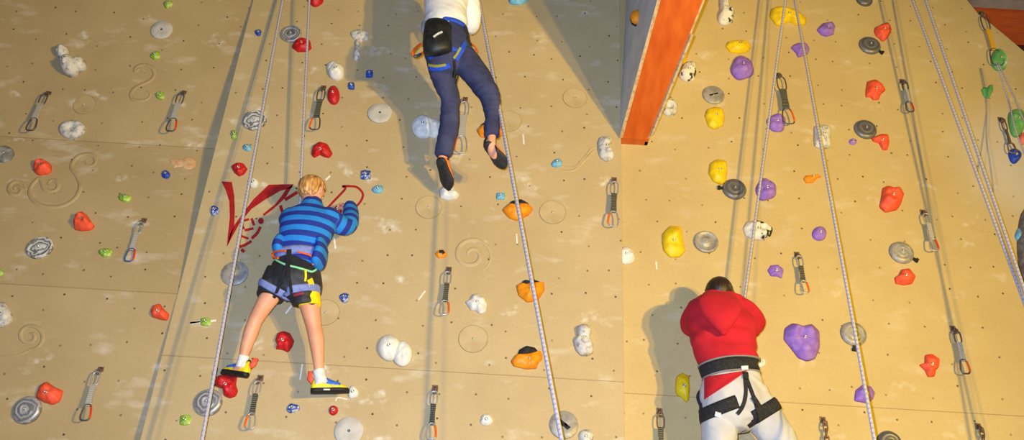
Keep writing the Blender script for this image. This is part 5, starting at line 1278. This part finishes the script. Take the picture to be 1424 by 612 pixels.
child('body', remesh(b3, .0065, 4, .5), M_SKIND, rd); eyes(rd, qh3, Mh3, hs3, (50, 34, 24))
hair_cap(rd, qh3, Mh3, hs3, hair_mat('black_brown_hair', (34, 20, 16), (42, 26, 20), (54, 34, 27)), .028, .30, -.34, 11.0, .004)
M_REDC = mat('red_fleece', (188, 26, 42), .92, rgb2=(172, 20, 36), nscale=5, bump=.3, bscale=260)
hd = MB()
loft(hd, [sec(1002, 421, .40, 27, .08), sec(1002, 430, .405, 40, .105), sec(1002, 444, .41, 47.5, .125), sec(1005, 466, .42, 45.5, .13), sec(1008, 488, .425, 43, .125), sec(1012, 506, .43, 40, .12), sec(1014, 518, .43, 38, .122), sec(1014, 528, .43, 37, .12)], 5, 30, side=(1, 0, 0))
loft(hd, [sec(974, 434, .40, 20), sec(965, 444, .34, 17.5), sec(962, 452, .26, 16), sec(967, 450, .17, 13), sec(976, 438, .11, 11)], 5, 22)
loft(hd, [sec(1030, 434, .40, 20), sec(1040, 444, .34, 18), sec(1044, 452, .26, 17), sec(1040, 450, .17, 13), sec(1030, 438, .11, 11)], 5, 22)
me = remesh(hd, .0085, 4)
# long folds: hood edge V and sweeping creases across the back
co = [v.co.copy() for v in me.vertices]; nn = [v.normal.copy() for v in me.vertices]
for v, c, n in zip(me.vertices, co, nn):
    if n.y < .2:
        sag = (c.x - o2.x + .03); zz = c.z + 1.1 * sag * sag
        f = .008 * math.sin(zz * 62 + 2.0 * noise.noise(c * 5)) * max(0, noise.noise(Vector((c.x * 3, 1, c.z * 6))) + .45) * 1.7
        v.co = c + n * f
me.update(); wrinkle(me, .010, 7, 13, 6.6); rbv = bvh_of(me); hoodie = child('hoodie', me, M_REDC, rd)
hb = MB()
loft(hb, [sec(1001, 414.5, .50, 25, .04), sec(1001, 421, .545, 30, .045), sec(1001.5, 432, .575, 28, .05), sec(1003, 443, .59, 21, .05), sec(1004.5, 453, .595, 13, .042), sec(1005.5, 460, .585, 6, .025)], 6, 36, side=(1, 0, 0))
loft(hb, [sec(976, 421, .42, 9, .05), sec(985, 416, .47, 8, .05), sec(1001, 414, .50, 8, .04), sec(1018, 416, .47, 8, .05), sec(1027, 421, .42, 9, .05)], 5, 18, side=(0, 0, 1))
hme = remesh(hb, .006, 3); wrinkle(hme, .004, 9, 10, 3.1)
subpart(hoodie, 'hood', hme, M_REDC)
M_TRO = mat('pale_grey_trousers', (190, 190, 194), .9, rgb2=(176, 176, 182), nscale=6, bump=.25, bscale=200)
tr = MB()
loft(tr, [sec(1016, 514, .42, 37, .115), sec(1018, 530, .425, 40, .125), sec(1020, 548, .43, 44, .14), sec(1022, 566, .42, 45, .135)], 4, 28, side=(1, 0, -.1))
loft(tr, [sec(1001, 552, .42, 26), sec(1000, 576, .40, 24.5), sec(999, 600, .38, 23), sec(998, 640, .34, 20), sec(996, 690, .28, 19), sec(994, 735, .21, 17), sec(994, 742, .205, 15)], 5, 24, round_ends=False)
loft(tr, [sec(1042, 550, .42, 26), sec(1058, 574, .40, 24.5), sec(1074, 598, .38, 23), sec(1094, 632, .34, 20), sec(1105, 680, .28, 19), sec(1112, 725, .21, 17), sec(1113, 732, .205, 15)], 5, 24, round_ends=False)
me = remesh(tr, .009, 4); wrinkle(me, .016, 9, 13, 8.8); tbv = bvh_of(me); child('trousers', me, M_TRO, rd)
# harness with grey trim
both = BVHTree.FromPolygons([v.co.copy() for v in me.vertices], [list(p.vertices) for p in me.polygons]) if False else None
BB = [rbv, tbv]
cen = P(1015, 515, .43); ax = (P(1013, 500, .43) - P(1017, 530, .43)); ax = (ax + Vector((-.012, 0, 0))).normalized()
M_GTR = mat('grey_trim', (128, 126, 128), .7)
har3 = wrap_band(rbv, cen, ax, .076, .006, 'climbing_harness', M_BLK, rd, .25); har3['label'] = 'black climbing harness with grey trim'
def drape_patch(bvhs, quad, off, thick, nu=14, nv=10):
    """piece of cloth lying on what is under it: four pixel corners"""
    g = []; last = None
    for j in range(nv + 1):
        for i in range(nu + 1):
            u, v = i / nu, j / nv
            x = [(quad[0][k] * (1 - u) + quad[1][k] * u) * (1 - v) + (quad[3][k] * (1 - u) + quad[2][k] * u) * v for k in (0, 1)]
            d = ray(*x); best = None
            for b in bvhs:
                h = b.ray_cast(CAM, d)
                if h[0] and (best is None or h[3] < best[3]): best = h
            g.append((d, (best[0] - CAM).length if best else None, u, v))
    md = sorted(x[1] for x in g if x[1])[len([x for x in g if x[1]]) // 2]
    g = [CAM + d * ((t if t and abs(t - md) < .10 else md) - off + .003 * math.sin(9 * u + 5 * v)) for d, t, u, v in g]
    W = nu + 1; vs = g + [q + (q - CAM).normalized() * (thick + off * .6) for q in g]; n = len(g); fs = []
    for j in range(nv):
        for i in range(nu):
            a = j * W + i; fs += [[a, a + 1, a + W + 1, a + W], [n + a, n + a + W, n + a + W + 1, n + a + 1]]
    rim = list(range(W)) + [j * W + nu for j in range(1, nv + 1)] + [nv * W + i for i in range(nu - 1, -1, -1)] + [j * W for j in range(nv - 1, 0, -1)]
    for a, b in zip(rim, rim[1:] + rim[:1]): fs.append([a, b, n + b, n + a])
    mb = MB(); mb.add(vs, fs); return mb
subpart(hoodie, 'shirt_tail', drape_patch([tbv, rbv], [(979, 524), (1040, 515), (1016, 532), (979, 556)], .012, .006), M_REDC)
HB = BVHTree.FromPolygons([v.co + root_world(rd) for v in har3.data.vertices], [list(p.vertices) for p in har3.data.polygons])
for k, nm in ((1, 'upper_trim'), (-1, 'lower_trim')):
    wrap = wrap_band(rbv, cen + ax * (k * .041), ax, .010, .008, nm, M_GTR, har3, .25)
def lay(pts, w, off, m, nm, extra=(), par=None):
    mb = drape(BB + list(extra), pts, w, off); subpart(par or har3, nm, mb, m, False)
lay([(1030, 511.5), (1034, 511), (1038.5, 510.5)], .022, .010, M_SOCK, 'white_label', [HB])
l1 = wrap_band(tbv, P(1003, 569, .41), (P(1001, 545, .42) - P(997, 592, .39)) + Vector((-.10, 0, .0)), .075, .004, 'leg_loop', M_BLK, har3, .16)
l2 = wrap_band(tbv, P(1057, 575, .40), (P(1040, 548, .42) - P(1074, 600, .38)), .075, .004, 'leg_loop', M_BLK, har3, .16)
LB = [BVHTree.FromPolygons([v.co + root_world(l1) for v in x.data.vertices], [list(p.vertices) for p in x.data.polygons]) for x in (l1, l2)]
lay([(995, 575.5), (999, 576.5), (1003, 577.5)], .026, .006, M_SOCK, 'white_label', LB)
lay([(1035, 522), (1036.5, 538), (1036, 554), (1031, 568), (1025, 576)], .020, .006, M_BLK, 'leg_strap', LB)
lay([(1036, 522), (1042, 538), (1048, 554), (1053, 570), (1057, 584)], .020, .006, M_BLK, 'leg_strap', LB)
lay([(1035, 519), (1036, 524), (1036, 528)], .03, .014, M_BLK, 'strap_buckle', [HB])
lay([(1046, 552), (1051, 560), (1054, 565)], .028, .012, M_BLK, 'strap_end', LB)
cord(har3, [(977, 540, .40), (971, 549, .40), (971, 556, .40), (975, 566, .41), (978, 576, .42), (984, 572, .44), (989, 566, .46)], .010, M_BLK, 'side_strap')
cord(har3, [(975, 562, .41), (976, 572, .42), (977, 579, .42)], .014, M_BLK, 'strap_end')
cord(har3, [(1051, 512, .46), (1056, 520, .43), (1059, 530, .42)], .005, M_BLK, 'gear_loop')
cord(har3, [(1070, 556, .42), (1077, 562, .42), (1083, 571, .41), (1081, 578, .41)], .005, M_BLK, 'side_strap')
cord(har3, [(1080, 572, .41), (1081, 576, .41), (1082, 581, .41)], .011, M_BLK, 'strap_end')
M_GSH = mat('grey_shoe', (90, 90, 96), .6)
for heel, toe in ((P(992, 772, .24), P(992, 776, .06)), (P(1112, 762, .24), P(1118, 766, .06))):
    shoe(rd, heel, toe, UP, .10, .11, M_GSH, M_SOLE)

LEAN = 0.0
# ------------------------------------------------------------------ light: two warm hall lamps at the right, the photographer's flash by the camera
def spot(name, loc, target, power, col, size, blend=.5, radius=.06):
    l = bpy.data.lights.new(name, 'SPOT'); l.energy = power; l.color = col; l.spot_size = math.radians(size); l.spot_blend = blend; l.shadow_soft_size = radius
    o = bpy.data.objects.new(name, l); COL.objects.link(o); o.location = loc
    o.rotation_euler = (Vector(target) - Vector(loc)).to_track_quat('-Z', 'Y').to_euler(); return o
spot('hall_lamp', (4.7, -7.0, 2.6), (-2.4, 0, 4.6), 2150, (1.0, .655, .02), 104, .85, .10)
spot('hall_lamp', (4.1, -7.1, 2.5), (-2.4, 0, 4.6), 780, (1.0, .655, .02), 104, .85, .10)
spot('camera_flash', (CAM.x - .07, CAM.y + .02, CAM.z + .12), (.3, 0, 4.2), 1380, (.56, .71, 1.0), 140, .9, .010)
l = bpy.data.lights.new('rear_fill_light', 'POINT'); l.energy = 700; l.color = (1.0, .8, .55); l.shadow_soft_size = .15  # unseen fill light, added to brighten the rear wall and beam
o = bpy.data.objects.new('rear_fill_light', l); COL.objects.link(o); o.location = (8.6, .45, 7.0)
w = bpy.data.worlds.new('hall'); SC.world = w; w.use_nodes = True
w.node_tree.nodes['Background'].inputs[0].default_value = (.9, .85, .75, 1); w.node_tree.nodes['Background'].inputs[1].default_value = .05
SC.view_settings.view_transform = 'Standard'; SC.view_settings.look = 'None'; SC.view_settings.exposure = 0.0; SC.view_settings.gamma = 1.0
SC.view_settings.use_curve_mapping = False
